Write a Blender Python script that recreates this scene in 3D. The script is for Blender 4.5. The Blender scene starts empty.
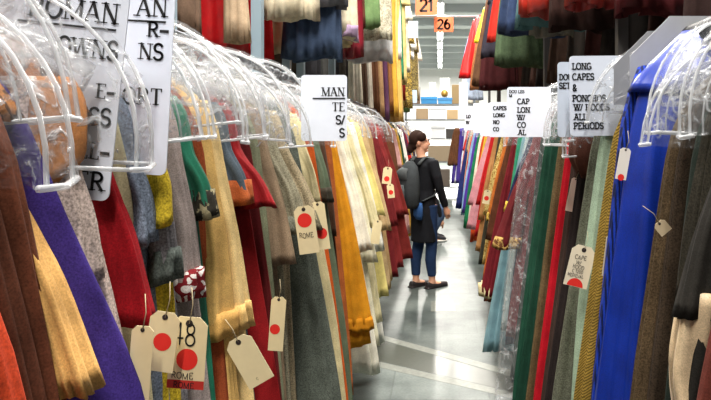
import bpy, bmesh, math, random
from mathutils import Vector, Matrix, noise as mnoise
PI = math.pi
rnd = random.Random(7)
sc = bpy.context.scene
COL = sc.collection
F, VX, VY, EYE = 600.0, 440.0, 135.0, 1.64     # focal length in pixels, vanishing point of the aisle, eye height

def wx(px, d): return (px - VX) / F * d
def wz(py, d): return EYE - (py - VY) / F * d

# ------------------------------------------------------------------ materials
def lin(h):
    h = h.lstrip('#')
    r = [int(h[i:i + 2], 16) / 255 for i in (0, 2, 4)]
    return tuple(((c + 0.055) / 1.055) ** 2.4 if c > 0.04045 else c / 12.92 for c in r) + (1,)

MATS = {}
def newmat(name):
    m = bpy.data.materials.new(name); m.use_nodes = True
    nt = m.node_tree
    b = nt.nodes.get('Principled BSDF')
    return m, nt, b

def fabric(hexc, kind='wool', hex2=None):
    key = ('f', hexc, kind, hex2)
    if key in MATS: return MATS[key]
    m, nt, b = newmat(kind + '_' + hexc.strip('#'))
    N, L = nt.nodes.new, nt.links.new
    tc = N('ShaderNodeTexCoord')
    c = lin(hexc)
    c2 = lin(hex2) if hex2 else tuple(x * 0.35 for x in c[:3]) + (1,)
    rough = {'satin': .3, 'velvet': .8, 'leather': .4}.get(kind, .9)
    b.inputs['Roughness'].default_value = rough
    b.inputs['Specular IOR Level'].default_value = .5 if kind in ('satin', 'leather') else .15
    # mottled nap
    n1 = N('ShaderNodeTexNoise'); n1.inputs['Scale'].default_value = {'tweed': 260, 'knit': 180}.get(kind, 380); n1.inputs['Detail'].default_value = 2
    n2 = N('ShaderNodeTexNoise'); n2.inputs['Scale'].default_value = 14; n2.inputs['Detail'].default_value = 4
    L(tc.outputs['Object'], n1.inputs['Vector']); L(tc.outputs['Object'], n2.inputs['Vector'])
    amp = {'tweed': .5, 'knit': .4, 'wool': .28, 'linen': .2, 'velvet': .25, 'satin': .2}.get(kind, .25)
    r1 = N('ShaderNodeMapRange'); r1.inputs['From Min'].default_value = .3; r1.inputs['From Max'].default_value = .7
    r1.inputs['To Min'].default_value = 1 - amp; r1.inputs['To Max'].default_value = 1 + amp
    r2 = N('ShaderNodeMapRange'); r2.inputs['From Min'].default_value = .3; r2.inputs['From Max'].default_value = .7
    r2.inputs['To Min'].default_value = .8; r2.inputs['To Max'].default_value = 1.18
    L(n1.outputs['Fac'], r1.inputs['Value']); L(n2.outputs['Fac'], r2.inputs['Value'])
    mu = N('ShaderNodeMath'); mu.operation = 'MULTIPLY'
    L(r1.outputs[0], mu.inputs[0]); L(r2.outputs[0], mu.inputs[1])
    base = None
    if kind in ('stripe', 'herring', 'brocade', 'check'):
        mix = N('ShaderNodeMix'); mix.data_type = 'RGBA'
        mix.inputs[6].default_value = c; mix.inputs[7].default_value = c2
        if kind == 'brocade':
            t = N('ShaderNodeTexNoise'); t.inputs['Scale'].default_value = 38; t.inputs['Detail'].default_value = 1; t.inputs['Distortion'].default_value = 1.5
            L(tc.outputs['Object'], t.inputs['Vector'])
            g = N('ShaderNodeMath'); g.operation = 'GREATER_THAN'; g.inputs[1].default_value = .53
            L(t.outputs['Fac'], g.inputs[0]); L(g.outputs[0], mix.inputs[0])
        else:
            t = N('ShaderNodeTexWave'); t.wave_type = 'BANDS'
            t.bands_direction = {'stripe': 'X', 'herring': 'DIAGONAL', 'check': 'Z'}[kind]
            t.inputs['Scale'].default_value = {'stripe': 34, 'herring': 75, 'check': 30}[kind]
            t.inputs['Distortion'].default_value = 1.0 if kind != 'herring' else 2.5
            L(tc.outputs['Object'], t.inputs['Vector'])
            g = N('ShaderNodeMapRange'); g.inputs['From Min'].default_value = .35; g.inputs['From Max'].default_value = .65
            L(t.outputs['Fac'], g.inputs['Value']); L(g.outputs[0], mix.inputs[0])
        base = mix.outputs[2]
    mm = N('ShaderNodeMix'); mm.data_type = 'RGBA'; mm.blend_type = 'MULTIPLY'; mm.inputs[0].default_value = 1
    if base is None: mm.inputs[6].default_value = c
    else: L(base, mm.inputs[6])
    L(mu.outputs[0], mm.inputs[7])
    L(mm.outputs[2], b.inputs['Base Color'])
    if kind == 'velvet':
        b.inputs['Sheen Weight'].default_value = .35; b.inputs['Sheen Roughness'].default_value = .4
        b.inputs['Sheen Tint'].default_value = c
    bp = N('ShaderNodeBump'); bp.inputs['Strength'].default_value = {'satin': .4, 'velvet': .2}.get(kind, .35); bp.inputs['Distance'].default_value = .004
    n3 = N('ShaderNodeTexNoise'); n3.inputs['Scale'].default_value = 45 if kind != 'satin' else 16; n3.inputs['Detail'].default_value = 3
    L(tc.outputs['Object'], n3.inputs['Vector']); L(n3.outputs['Fac'], bp.inputs['Height']); L(bp.outputs[0], b.inputs['Normal'])
    MATS[key] = m
    return m

def plain(hexc, rough=.6, metal=0, spec=.4, noisy=0, name=None):
    key = ('p', hexc, rough, metal, noisy)
    if key in MATS: return MATS[key]
    m, nt, b = newmat(name or 'paint_' + hexc.strip('#'))
    b.inputs['Base Color'].default_value = lin(hexc); b.inputs['Roughness'].default_value = rough
    b.inputs['Metallic'].default_value = metal; b.inputs['Specular IOR Level'].default_value = spec
    if noisy:
        N, L = nt.nodes.new, nt.links.new
        tc = N('ShaderNodeTexCoord'); n1 = N('ShaderNodeTexNoise'); n1.inputs['Scale'].default_value = 30; n1.inputs['Detail'].default_value = 5
        L(tc.outputs['Object'], n1.inputs['Vector'])
        r = N('ShaderNodeMapRange'); r.inputs['To Min'].default_value = 1 - noisy; r.inputs['To Max'].default_value = 1 + noisy
        L(n1.outputs['Fac'], r.inputs['Value'])
        mm = N('ShaderNodeMix'); mm.data_type = 'RGBA'; mm.blend_type = 'MULTIPLY'; mm.inputs[0].default_value = 1
        mm.inputs[6].default_value = lin(hexc); L(r.outputs[0], mm.inputs[7]); L(mm.outputs[2], b.inputs['Base Color'])
    MATS[key] = m
    return m

def film_mat(name, lo, hi, tint=(0.95, .97, 1, 1), scale=24, spec=.9):
    m, nt, b = newmat(name)
    N, L = nt.nodes.new, nt.links.new
    out = nt.nodes['Material Output']
    b.inputs['Base Color'].default_value = tint; b.inputs['Roughness'].default_value = .13; b.inputs['Specular IOR Level'].default_value = .9
    tr = N('ShaderNodeBsdfTransparent'); mix = N('ShaderNodeMixShader')
    tc = N('ShaderNodeTexCoord'); n = N('ShaderNodeTexNoise'); n.inputs['Scale'].default_value = scale; n.inputs['Detail'].default_value = 3; n.inputs['Distortion'].default_value = 1.2
    L(tc.outputs['Object'], n.inputs['Vector'])
    r = N('ShaderNodeMapRange'); r.inputs['From Min'].default_value = .56; r.inputs['From Max'].default_value = .68
    r.inputs['To Min'].default_value = lo; r.inputs['To Max'].default_value = hi  # noise patches of higher opacity put crinkle highlights into the film
    L(n.outputs['Fac'], r.inputs['Value'])
    lw = N('ShaderNodeLayerWeight'); lw.inputs['Blend'].default_value = .35
    ad = N('ShaderNodeMath'); ad.operation = 'MULTIPLY_ADD'; ad.inputs[1].default_value = .1; ad.use_clamp = True
    L(lw.outputs['Facing'], ad.inputs[0]); L(r.outputs[0], ad.inputs[2])
    bp = N('ShaderNodeBump'); bp.inputs['Strength'].default_value = .9; bp.inputs['Distance'].default_value = .012
    L(n.outputs['Fac'], bp.inputs['Height']); L(bp.outputs[0], b.inputs['Normal'])
    L(ad.outputs[0], mix.inputs[0]); L(tr.outputs[0], mix.inputs[1]); L(b.outputs[0], mix.inputs[2]); L(mix.outputs[0], out.inputs['Surface'])
    return m
FILM = film_mat('clear_vinyl', .05, .6, tint=(.5, .52, .55, 1), scale=30)
BAG = film_mat('clear_bag_film', .05, .3, scale=26)
def trim_mat():
    m, nt, b = newmat('piping_vinyl'); out = nt.nodes['Material Output']
    b.inputs['Base Color'].default_value = (.62, .64, .67, 1); b.inputs['Roughness'].default_value = .2; b.inputs['Specular IOR Level'].default_value = .8
    tr = nt.nodes.new('ShaderNodeBsdfTransparent'); mx = nt.nodes.new('ShaderNodeMixShader'); mx.inputs[0].default_value = .5
    nt.links.new(tr.outputs[0], mx.inputs[1]); nt.links.new(b.outputs[0], mx.inputs[2]); nt.links.new(mx.outputs[0], out.inputs['Surface'])
    return m
PIPING = trim_mat()
CLEAR = film_mat('clear_hard_plastic', .25, .5, tint=(.5, .52, .55, 1), scale=10)
STEEL = plain('#9aa0a5', .35, .8)
RAILM = plain('#4a4c50', .4, .7)
INK = plain('#1b1a1c', .8)
INKBROWN = plain('#2e2422', .8)
MANILA = plain('#d9c9a0', .85, noisy=.12)
REDDOT = plain('#d6281f', .7)
CARD = plain('#d9dfec', .35, noisy=.05)
CARDGREY = plain('#8d9096', .6, noisy=.06)

# ------------------------------------------------------------------ mesh helpers
class MB:
    def __init__(s): s.v, s.f = [], []
    def add(s, vs, fs):
        o = len(s.v); s.v += [tuple(p) for p in vs]; s.f += [tuple(i + o for i in f) for f in fs]; return s
    def box(s, x0, x1, y0, y1, z0, z1):
        vs = [(x, y, z) for z in (z0, z1) for y in (y0, y1) for x in (x0, x1)]
        return s.add(vs, [(0, 2, 3, 1), (4, 5, 7, 6), (0, 1, 5, 4), (2, 6, 7, 3), (0, 4, 6, 2), (1, 3, 7, 5)])
    def tube(s, pts, r, n=8, cap=True, closed=False):
        pts = [Vector(p) for p in pts]; m = len(pts)
        rs = r if isinstance(r, (list, tuple)) else [r] * m
        vs, up = [], Vector((0.123, .33, .937)).normalized()
        prev = None
        for i, p in enumerate(pts):
            if closed: t = pts[(i + 1) % m] - pts[i - 1]
            else: t = pts[min(i + 1, m - 1)] - pts[max(i - 1, 0)]
            if t.length < 1e-9: t = Vector((0, 0, 1))
            t.normalize()
            a = t.cross(up) if prev is None else prev - t * prev.dot(t)
            if a.length < 1e-4: a = t.cross(Vector((1, 0, 0)))
            a.normalize(); prev = a; b = t.cross(a)
            rr = rs[i]; ra, rb = rr if isinstance(rr, tuple) else (rr, rr)
            for k in range(n):
                q = 2 * PI * k / n
                vs.append(p + a * math.cos(q) * ra + b * math.sin(q) * rb)
        fs = []
        for i in range(m if closed else m - 1):
            j = (i + 1) % m
            for k in range(n):
                k2 = (k + 1) % n
                fs.append((i * n + k, i * n + k2, j * n + k2, j * n + k))
        if cap and not closed:
            fs.append(tuple(range(n))[::-1]); fs.append(tuple((m - 1) * n + k for k in range(n)))
        return s.add(vs, fs)
    def ball(s, c, rx, ry, rz, n=14, m=10, rot=None):
        vs, fs = [], []
        for i in range(m + 1):
            a = PI * i / m
            for k in range(n):
                q = 2 * PI * k / n
                p = Vector((rx * math.sin(a) * math.cos(q), ry * math.sin(a) * math.sin(q), rz * math.cos(a)))
                if rot: p = rot @ p
                vs.append(Vector(c) + p)
        for i in range(m):
            for k in range(n):
                k2 = (k + 1) % n
                fs.append((i * n + k, i * n + k2, (i + 1) * n + k2, (i + 1) * n + k)[::-1])
        return s.add(vs, fs)
    def mesh(s, name, mat, smooth=True):
        me = bpy.data.meshes.new(name); me.from_pydata(s.v, [], s.f)
        bm = bmesh.new(); bm.from_mesh(me)
        bmesh.ops.recalc_face_normals(bm, faces=bm.faces); bm.to_mesh(me); bm.free()
        if smooth: me.polygons.foreach_set('use_smooth', [True] * len(me.polygons))
        if mat: me.materials.append(mat)
        me.update(); return me
    def obj(s, name, mat, parent=None, smooth=True, loc=None, rot=None):
        return link(name, s.mesh(name, mat, smooth), parent, loc, rot)

def link(name, me, parent=None, loc=None, rot=None):
    o = bpy.data.objects.new(name, me); COL.objects.link(o)
    if parent: o.parent = parent
    if loc is not None: o.location = loc
    if rot is not None: o.rotation_euler = rot
    return o
def empty(name, loc, rot=(0, 0, 0)):
    o = bpy.data.objects.new(name, None); COL.objects.link(o); o.location = loc; o.rotation_euler = rot; o.empty_display_size = .1
    return o
SEEN_LABELS = {}
def tag(o, label, cat, group=None):
    if label in SEEN_LABELS and SEEN_LABELS[label] != group: print('DUPLICATE LABEL', label)
    SEEN_LABELS[label] = group
    n = len(label.split())
    if n < 4 or n > 16: print('LABEL LENGTH', n, label)
    o['label'] = label; o['category'] = cat
    if group: o['group'] = group
    return o
def structure(o): o['kind'] = 'structure'; return o

def lerp_rows(ctrl, m):
    zs = [c[0] for c in ctrl]; out = []
    seg = [0]
    for a, b in zip(ctrl, ctrl[1:]): seg.append(seg[-1] + abs(a[0] - b[0]) + .5 * abs(a[1] - b[1]) + 1e-4)
    for i in range(m):
        t = seg[-1] * i / (m - 1); k = 0
        while k < len(seg) - 2 and t > seg[k + 1]: k += 1
        f = (t - seg[k]) / (seg[k + 1] - seg[k])
        f2 = f
        out.append(tuple(a + (b - a) * f2 for a, b in zip(ctrl[k], ctrl[k + 1])))
    # one smoothing pass keeps ends
    for _ in range(2):
        out = [out[0]] + [tuple((a + 2 * b + c) / 4 for a, b, c in zip(out[i - 1], out[i], out[i + 1])) for i in range(1, m - 1)] + [out[-1]]
    return out

def loft(mb, ctrl, n=48, m=18, a0=.002, a1=.014, k=9, seed=0, hem=.006, power=.8):
    """A hanging piece of cloth: ctrl rows are (z, aisle-side extent, rear extent, half thickness, y offset)."""
    r = random.Random(seed); p1, p2, p3, p4 = [r.uniform(0, 2 * PI) for _ in range(4)]
    k2 = k + r.choice((3, 4, 5)); k3 = max(2, k // 3); d1, d2 = r.uniform(-2, 2), r.uniform(-2.5, 2.5)
    rows = lerp_rows(ctrl, m); vs = []
    def ring(row, s, inset, dz):
        z, ua, ur, t, v0 = row
        c, w = (ua + ur) / 2, (ua - ur) / 2
        amp = a0 + (a1 - a0) * s
        for j in range(n):
            q = 2 * PI * j / n
            cu, su = math.cos(q), math.sin(q)
            f = amp * (.7 * math.sin(k * q + p1 + d1 * s) + .45 * math.sin(k2 * q + p2 + d2 * s) + .6 * math.sin(k3 * q + p3 + s) + .4 * math.sin((2 * k + 1) * q + p4 + d2 * s))
            w2, t2 = max(w - inset + f * .75, .003), max(t - inset + f, .003)
            x = c + w2 * cu
            y = v0 + t2 * (abs(su) ** power) * (1 if su >= 0 else -1) + amp * .8 * math.sin(k3 * cu * 2 + p4 + s)
            vs.append((x, y, z + dz + (amp * .6 * math.sin(k3 * q + p3) if s > .5 else 0)))
    for i, row in enumerate(rows): ring(row, i / (m - 1), 0, 0)
    up = max((i for i in range(m - 1) if rows[i][0] > rows[-1][0] + .04), default=0)
    ring(rows[-1], 1, hem, .002); ring(rows[up], up / (m - 1), hem * 1.6, 0)
    fs = []
    for i in range(m + 1):
        for j in range(n):
            j2 = (j + 1) % n
            fs.append((i * n + j, i * n + j2, (i + 1) * n + j2, (i + 1) * n + j))
    fs.append(tuple(range(n))[::-1]); fs.append(tuple((m + 1) * n + j for j in range(n)))
    mb.add(vs, fs)
    return mb

# ------------------------------------------------------------------ racks and rails
RAIL_L, RAIL_R, RAIL_Z, UP_Z = -.72, .70, 1.91, 3.9
SH_Z = 1.62

def rail_point(side): return RAIL_L if side == 'L' else RAIL_R
N_ROWS = 20
GARMENTS = []
ARM = {'robe', 'coat', 'tunic', 'gown', 'shirt'}

def piece(name, ctrl, mat, parent, seed, **kw):
    mb = MB(); loft(mb, ctrl, seed=seed, **kw); return mb.obj(name, mat, parent)

def garment(side, d, kind, mat, short, label, edge=None, hem=.35, skew=0, sl=None, slw=.075, t=.034, sleeves=True,
            cuff=None, hemband=None, collar=None, cover=True, hanger=True, u0=.168, folds=10, famp=.02, rail=None, top=None,
            group=None, neck=.05, far=False, zsh=SH_Z, sash=None, front=None, under=None, sy=-.02, rear=True, fy=-.045, flare=None, hood=None, tip=0.0):
    """One hanging costume: body, sleeves and trims. edge / sl: (px, py) the aisle-side edge / sleeve end pass through at depth d."""
    X0 = rail_point(side) if rail is None else rail
    Z0 = RAIL_Z if top is None else top
    sgn = 1 if side == 'L' else -1
    seed = rnd.randint(0, 10 ** 6)
    sk = math.radians(skew) * sgn
    root = empty(kind, (X0, d - .22 * math.sin(math.radians(skew)), Z0), (0, 0, (0 if side == 'L' else PI) + sk))
    tag(root, label, kind, group)
    dz = Z0 - RAIL_Z
    zs = zsh - RAIL_Z                      # shoulder height below the rail
    def U(px): return (wx(px, d) - X0) * sgn / max(math.cos(sk), .5)
    hz = hem - Z0
    if edge:
        ue, ze = U(edge[0]), wz(edge[1], d) - Z0
        slope = (ue - u0) / max(zs - ze, .05)
    else:
        slope = math.tan(math.radians(rnd.uniform(7, 12) if flare is None else flare))
        ue, ze = u0 + slope * .8, zs - .8
    uh = ue + slope * .55 * max(ze - hz, 0)
    rx = 0 if kind == 'scarf' else .03
    uh = max(min(uh, .46), .1)
    rows = [(-.105, .05, -.05, .03, 0), (-.125, neck + .035, -neck - .035, .034, 0), (-.175, u0 * .8, -u0 * .8, t * .8, 0), (-.215, u0, -u0, t, 0),
            (zs, u0 + .01, -u0, t, 0), (ze if ze > hz else hz + .02, min(ue, .46), -u0 - rx, t * 1.2, 0)]
    if ze > hz + .03: rows.append((hz, uh, -u0 - rx * 2, t * 1.35, 0))
    nn, mm = (48, 14) if far else (96, 24)
    body = piece('body', rows, mat, root, seed, n=nn, m=mm, k=folds, a1=famp, a0=.0015)
    lastz = rows[-1]
    if hemband:
        zt = lastz[0]; z1 = zt + .09
        piece('hem_band', [(z1, lastz[1] + .003, lastz[2] - .003, lastz[3] + .006, 0), (zt - .004, lastz[1] + .006, lastz[2] - .006, lastz[3] + .008, 0)], hemband, root, seed, n=nn, m=4, k=folds, a0=famp, a1=famp)
    if kind in ARM and sleeves:
        if sl: us, zz = U(sl[0]), wz(sl[1], d) - Z0
        else: us, zz = u0 + rnd.uniform(.05, .1), zs - rnd.uniform(.25, .6)
        for sd in ((1, -1) if (rear and not far) else (1,)):
            y0 = sy
            cr = [(-.185, u0 - .02 + tip, u0 - .08, t * .55, y0 * .3), (-.22, u0 + .004 + tip, u0 - .09 + tip * .5, t * .7, y0 * .6), (zs - .02, u0 + .015 + tip * .85, u0 - .095 + tip * .6, t * .8, y0),
                  ((zs + zz) / 2, (u0 + .015 + us) / 2 + .006, (u0 + us) / 2 - slw * 1.05, t * .95, y0 * 1.2), (zz, us, us - slw * 2, t * 1.05, y0 * 1.4)]
            if sd < 0: cr = [(a, -c, -b, t_, y) for a, b, c, t_, y in cr]
            s = piece('sleeve', cr, mat, root, seed + 3, n=28 if far else 40, m=10 if far else 16, k=5, a0=.002, a1=.009)
            if cuff and sd > 0:
                e, e0 = cr[-1], cr[-2]; q = min(.06 / max(e0[0] - e[0], .07), .9)
                c0 = [a + (b_ - a) * q for a, b_ in zip(e, e0)]
                piece('cuff', [(c0[0], c0[1] + .004, c0[2] - .004, c0[3] + .005, c0[4]), (zz - .003, e[1] + .005, e[2] - .005, e[3] + .006, e[4])], cuff, s, seed + 3, n=28 if far else 40, m=4, k=5, a0=.009, a1=.009)
            if under and sd > 0:
                e = cr[-1]
                piece('undersleeve', [(zz + .05, e[1] - .015, e[2] + .015, e[3] * .8, e[4]), (zz - .1, e[1] + .0, e[2] + .03, e[3] * 1.1, e[4] - .01), (zz - .3, e[1] - .03, e[2] - .02, e[3] * 1.5, e[4])], under, s, seed + 5, n=40, m=16, k=4, a0=.012, a1=.03)
    if collar:
        piece('collar', [(-.085, .055, -.055, .04, 0), (-.12, .09, -.09, .05, 0), (-.2, .17, -.17, t + .012, 0), (-.25, .2, -.2, t + .016, 0)], collar, root, seed + 9, n=40, m=8, k=5, a0=.003, a1=.009)
    if hood:
        piece('hood', [(-.2, .15, -.02, .04, 0), (-.27, .215, -.02, .08, .01), (-.36, .225, .0, .085, .01), (-.42, .19, .04, .05, .01)], hood, root, seed + 15, n=48, m=12, k=7, a0=.006, a1=.012)
    if front:
        fr = [(r_[0], r_[1] + .014, r_[1] - .14, .052, fy) for r_ in rows[2:]]
        piece('pleated_panel', fr, front, root, seed + 11, n=48, m=20, k=7, a0=.004, a1=.012)
    if sash:
        zz = zs - .35
        piece('sash', [(zz + .04, u0 + .04, -u0 - .02, t + .02, 0), (zz - .04, u0 + .05, -u0 - .02, t + .02, 0)], sash, root, seed + 13, n=40, m=4, k=folds, a0=.01, a1=.01)
    info = dict(root=root, short=short, side=side, d=d, skew=skew, X0=X0, Z0=Z0, cover=cover, hanger=hanger, rows=rows, t=t, sgn=sgn, far=far)
    GARMENTS.append(info)
    return info

# ------------------------------------------------------------------ clear covers and hangers (prototypes, then copies)
def arch(w, h, n=22, e=2.3):
    pts = []
    for i in range(n + 1):
        a = PI * i / n
        c, s = math.cos(a), math.sin(a)
        pts.append((-w * abs(c) ** (2 / e) * (1 if c > 0 else -1), h * abs(s) ** (2 / e)))
    return pts
def cover_meshes(seed, w, h, t):
    r = random.Random(seed); A = arch(w, h); n = len(A) - 1; film = MB()
    for sy in (-1, 1):
        vs, fs = [], []
        nr = 7
        for i, (u, z) in enumerate(A):
            for j in range(nr + 1):
                f = j / nr
                bul = math.sin(PI * min(1, f * 1.15)) * .012
                y = sy * (t * (1 - .35 * f * f) + bul) + .006 * mnoise.noise(Vector((u * 14 + seed, z * f * 14, sy * 3)))
                vs.append((u * (.985 + .015 * (1 - f)) , y, z * f))
        for i in range(n):
            for j in range(nr): fs.append((i * (nr + 1) + j, (i + 1) * (nr + 1) + j, (i + 1) * (nr + 1) + j + 1, i * (nr + 1) + j + 1))
        film.add(vs, fs)
    vs, fs = [], []
    for (u, z) in A:
        for j in range(5):
            q = -1 + 2 * j / 4
            vs.append((u * (1 + .02 * (1 - q * q)), q * t * .66, z + .012 * (1 - q * q)))
    for i in range(n):
        for j in range(4): fs.append((i * 5 + j, (i + 1) * 5 + j, (i + 1) * 5 + j + 1, i * 5 + j + 1))
    film.add(vs, fs)
    pip = MB()
    for sy in (-1, 1):
        pip.tube([(u * 1.005, sy * t * .68, z) for (u, z) in A], .0031, 6)
        if seed % 2: pip.tube([(-w, sy * t, 0), (-w * .5, sy * t * 1.1, -.004), (0, sy * t * 1.1, .004), (w * .5, sy * t * 1.1, -.003), (w, sy * t, 0)], .0034, 6)
    for s in (-1, 1):
        pip.tube([(s * w, -t, 0), (s * w * 1.03, 0, -.003), (s * w, t, 0)], .0046, 6)
    # a welded seam half way up each face, like the clear arcs in a shaped cover
    B = arch(w * .8, h * .8)
    if seed % 3 == 0: pip.tube([(u, -t - .004, z) for (u, z) in B], .0022, 5)
    return film.mesh('film', FILM), pip.mesh('piping', PIPING)
COVERS = [cover_meshes(s, .245 + .012 * (s % 3), .25 + .012 * (s % 2), .038 + .006 * (s % 3)) for s in range(6)]
def hanger_meshes():
    b = MB()
    pts = []
    for i in range(17):
        u = -.2 + .4 * i / 16
        pts.append((u, 0, -.085 - .09 * (abs(u) / .2) ** 1.5))
    b.tube(pts, [(.006, .012)] * 17, 8)
    b.tube([(-.2, 0, -.175), (-.19, 0, -.2), (0, 0, -.205), (.19, 0, -.2), (.2, 0, -.175)], .005, 6)
    hk = MB()
    hp = [(0, 0, -.085), (0, 0, -.05), (.012, 0, -.035)]
    for i in range(12):
        a = -1.0 + i / 11 * 4.2
        hp.append((.019 * math.cos(a), 0, .0 + .019 * math.sin(a)))
    hk.tube(hp, .0022, 6)
    return b.mesh('hanger', CLEAR), hk.mesh('hook', STEEL)
HANGER, HOOK = hanger_meshes()

def dress_up(g, i):
    root = g['root']; rot = root.rotation_euler.z
    if g['hanger']:
        h = link('clothes_hanger', HANGER, None, root.location, (0, 0, rot)); link('hook', HOOK, h)
        tag(h, 'clear plastic hanger carrying the ' + g['short'], 'hanger', 'clear plastic hangers')
    if g['cover'] and (i % 3 != 1 if g['d'] < 2.6 else i % 2 == 0):
        f, p = COVERS[i % len(COVERS)]
        z = g['Z0'] - RAIL_Z + 1.615 + rnd.uniform(-.035, .055)
        c = link('shoulder_cover', f, None, (root.location.x, root.location.y, z), (rnd.uniform(-.1, .1), rnd.uniform(-.13, .1), rot + rnd.uniform(-.15, .15)))
        link('piping', p, c)
        tag(c, 'clear plastic shoulder cover over the ' + g['short'], 'garment cover', 'clear shoulder covers')

# ------------------------------------------------------------------ the costumes
W, V, S, T_, LN, BR, ST, HB = 'wool', 'velvet', 'satin', 'tweed', 'linen', 'brocade', 'stripe', 'herring'
f = fabric
def G(side, d, kind, m, short, extra='', **kw):
    where = ' on the roman rack' if side == 'L' else ' on the cape rack'
    if side == 'R' and d > 1.7: kw.setdefault('t', .026); kw.setdefault('famp', .026)
    return garment(side, d, kind, m, short, (short + ' ' + extra).strip() + where, **kw)

# left rack, from the camera outwards
G('L', .60, 'robe', f('#a0351a', W), 'orange-red wool robe', 'nearest the aisle entrance', edge=(0, 330), sleeves=False, skew=8, u0=.19)
G('L', .665, 'robe', f('#48271a', W), 'dark russet wool robe', 'in front of the brown cloak', edge=(36, 400), sleeves=False, skew=10, u0=.205)
G('L', .71, 'cape', f('#552e1e', W), 'chestnut brown wool cape', 'beside the camel tunic', edge=(62, 400), skew=10, famp=.02, u0=.212)
G('L', .765, 'tunic', f('#c79a5c', LN), 'camel linen tunic', 'with a short pointed sleeve', edge=(62, 400), sl=(99, 385), slw=.028, skew=12, hem=.8, collar=f('#a8703f', BR, '#5a3a22'))
G('L', .83, 'robe', f('#38286f', W), 'purple wool robe', 'with a broad smooth front', cover=False, edge=(138, 400), sleeves=False, skew=18, t=.035, famp=.01, folds=5)
G('L', .895, 'tunic', f('#a87040', LN), 'tan embroidered tunic', 'with a brown leaf patterned shoulder', edge=(40, 330), sl=(66, 205), slw=.022, skew=4, hem=1.2, u0=.15, tip=.05, collar=f('#8a5a38', BR, '#3e2a1c'), cover=True)
G('L', .905, 'tunic', f('#b9a8a0', T_), 'pale grey wool tunic', 'between the purple robe and the red sleeve', cover=False, edge=(118, 330), sl=(104, 275), skew=14)
G('L', 1.0, 'robe', f('#8a0f18', W), 'crimson wool robe', 'with a wide round-ended sleeve', cover=False, edge=(120, 400), sl=(157, 318), slw=.062, skew=16, hem=.5)
G('L', 1.045, 'tunic', f('#c6bd98', LN), 'oatmeal linen tunic', 'just past the crimson robe', cover=False, edge=(150, 400), sleeves=False, skew=10)
G('L', 1.10, 'tunic', f('#6a7484', T_), 'blue-grey denim tunic', 'with a stubby sleeve', cover=False, edge=(166, 400), sl=(160, 240), slw=.05, skew=16)
G('L', 1.165, 'tunic', f('#737074', T_), 'speckled grey tunic', 'with a curled sleeve hem', edge=(186, 400), sl=(181, 275), slw=.05, skew=16, cuff=f('#4f5652', T_))
G('L', 1.14, 'tunic', f('#b8a02c', T_), 'olive yellow felt tunic', 'with a short flap of sleeve', edge=(180, 420), sl=(176, 222), slw=.06, skew=14, hem=.9, u0=.19)
G('L', 1.27, 'robe', f('#a0938f', W), 'ash grey wool robe', 'with burgundy patterned cuff', edge=(204, 400), sl=(203, 292), slw=.045, skew=14, cuff=f('#7a2026', BR, '#d8d0cc'))
G('L', 1.335, 'tunic', f('#206a52', S), 'teal green brocade tunic', 'with dark braided sleeve edge', edge=(216, 400), sl=(217, 215), slw=.055, skew=16, cuff=f('#33302a', BR, '#8c8468'))
G('L', 1.385, 'robe', f('#9a4a2a', W), 'rust wool robe', 'under the grouped cream sleeves', edge=(226, 400), sleeves=False, skew=8)
G('L', 1.44, 'tunic', f('#cfa865', LN), 'golden tan linen tunic', 'with banded sleeve hem', edge=(238, 420), sl=(236, 330), slw=.05, skew=12, cuff=f('#c59a58', LN))
G('L', 1.50, 'tunic', f('#d9bd84', LN), 'straw linen tunic', 'with stitched sleeve hem', edge=(250, 420), sl=(252, 322), slw=.045, skew=12, cuff=f('#c9a568', LN))
G('L', 1.56, 'tunic', f('#4d5862', W), 'slate wool tunic', 'lined with orange', edge=(256, 420), sl=(252, 202), slw=.05, skew=14, cuff=f('#a8572f', W))
G('L', 1.64, 'robe', f('#84161a', V), 'red velvet robe', 'with a plump short sleeve', edge=(274, 390), sl=(277, 206), slw=.05, skew=14, hem=.45, t=.05)
G('L', 1.72, 'robe', f('#561618', V), 'maroon velvet robe', 'falling past the manila tag', edge=(272, 300), sleeves=False, skew=6)
G('L', 1.80, 'tunic', f('#7e8268', W), 'sage wool tunic', 'with a plain edge', edge=(282, 400), sleeves=False, skew=6)
G('L', 1.90, 'robe', f('#8a7660', W), 'taupe wool robe', 'with a drooping shoulder', edge=(282, 380), sl=(296, 262), slw=.05, skew=14, hem=.5)
G('L', 2.00, 'tunic', f('#85806c', T_), 'khaki tweed tunic', 'with turned-up sleeve', edge=(288, 390), sl=(312, 232), slw=.055, skew=14, cuff=f('#6d6e62', T_))
G('L', 2.12, 'tunic', f('#9b8d72', T_), 'mushroom tweed tunic', 'with layered sleeve hem', edge=(294, 390), sl=(321, 226), slw=.055, skew=14, cuff=f('#66614f', T_))
G('L', 2.27, 'coat', f('#585e56', T_), 'charcoal green long coat', 'sweeping into the aisle', edge=(337, 400), sleeves=False, skew=10, hem=.3, t=.055, famp=.02)
G('L', 2.42, 'tunic', f('#c9bb90', LN), 'parchment linen tunic', 'with a narrow sleeve', edge=(334, 330), sl=(320, 200), slw=.04, skew=12)
G('L', 2.56, 'robe', f('#b4511f', W), 'burnt orange wool robe', 'hanging in one narrow fold', edge=(346, 390), sleeves=False, skew=6, hem=.35)
G('L', 2.68, 'tunic', f('#5d6a55', W), 'moss green wool tunic', 'with rolled sleeve', edge=(345, 330), sl=(332, 200), slw=.05, skew=12, cuff=f('#3f3a30', W))
G('L', 2.82, 'coat', f('#4b3427', W), 'dark walnut coat', 'next to the amber gown', edge=(344, 360), sl=(338, 235), skew=10)
G('L', 2.96, 'robe', f('#a65a30', W), 'copper wool robe', 'in front of the amber gown', edge=(347, 350), sleeves=False, skew=8)
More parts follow.
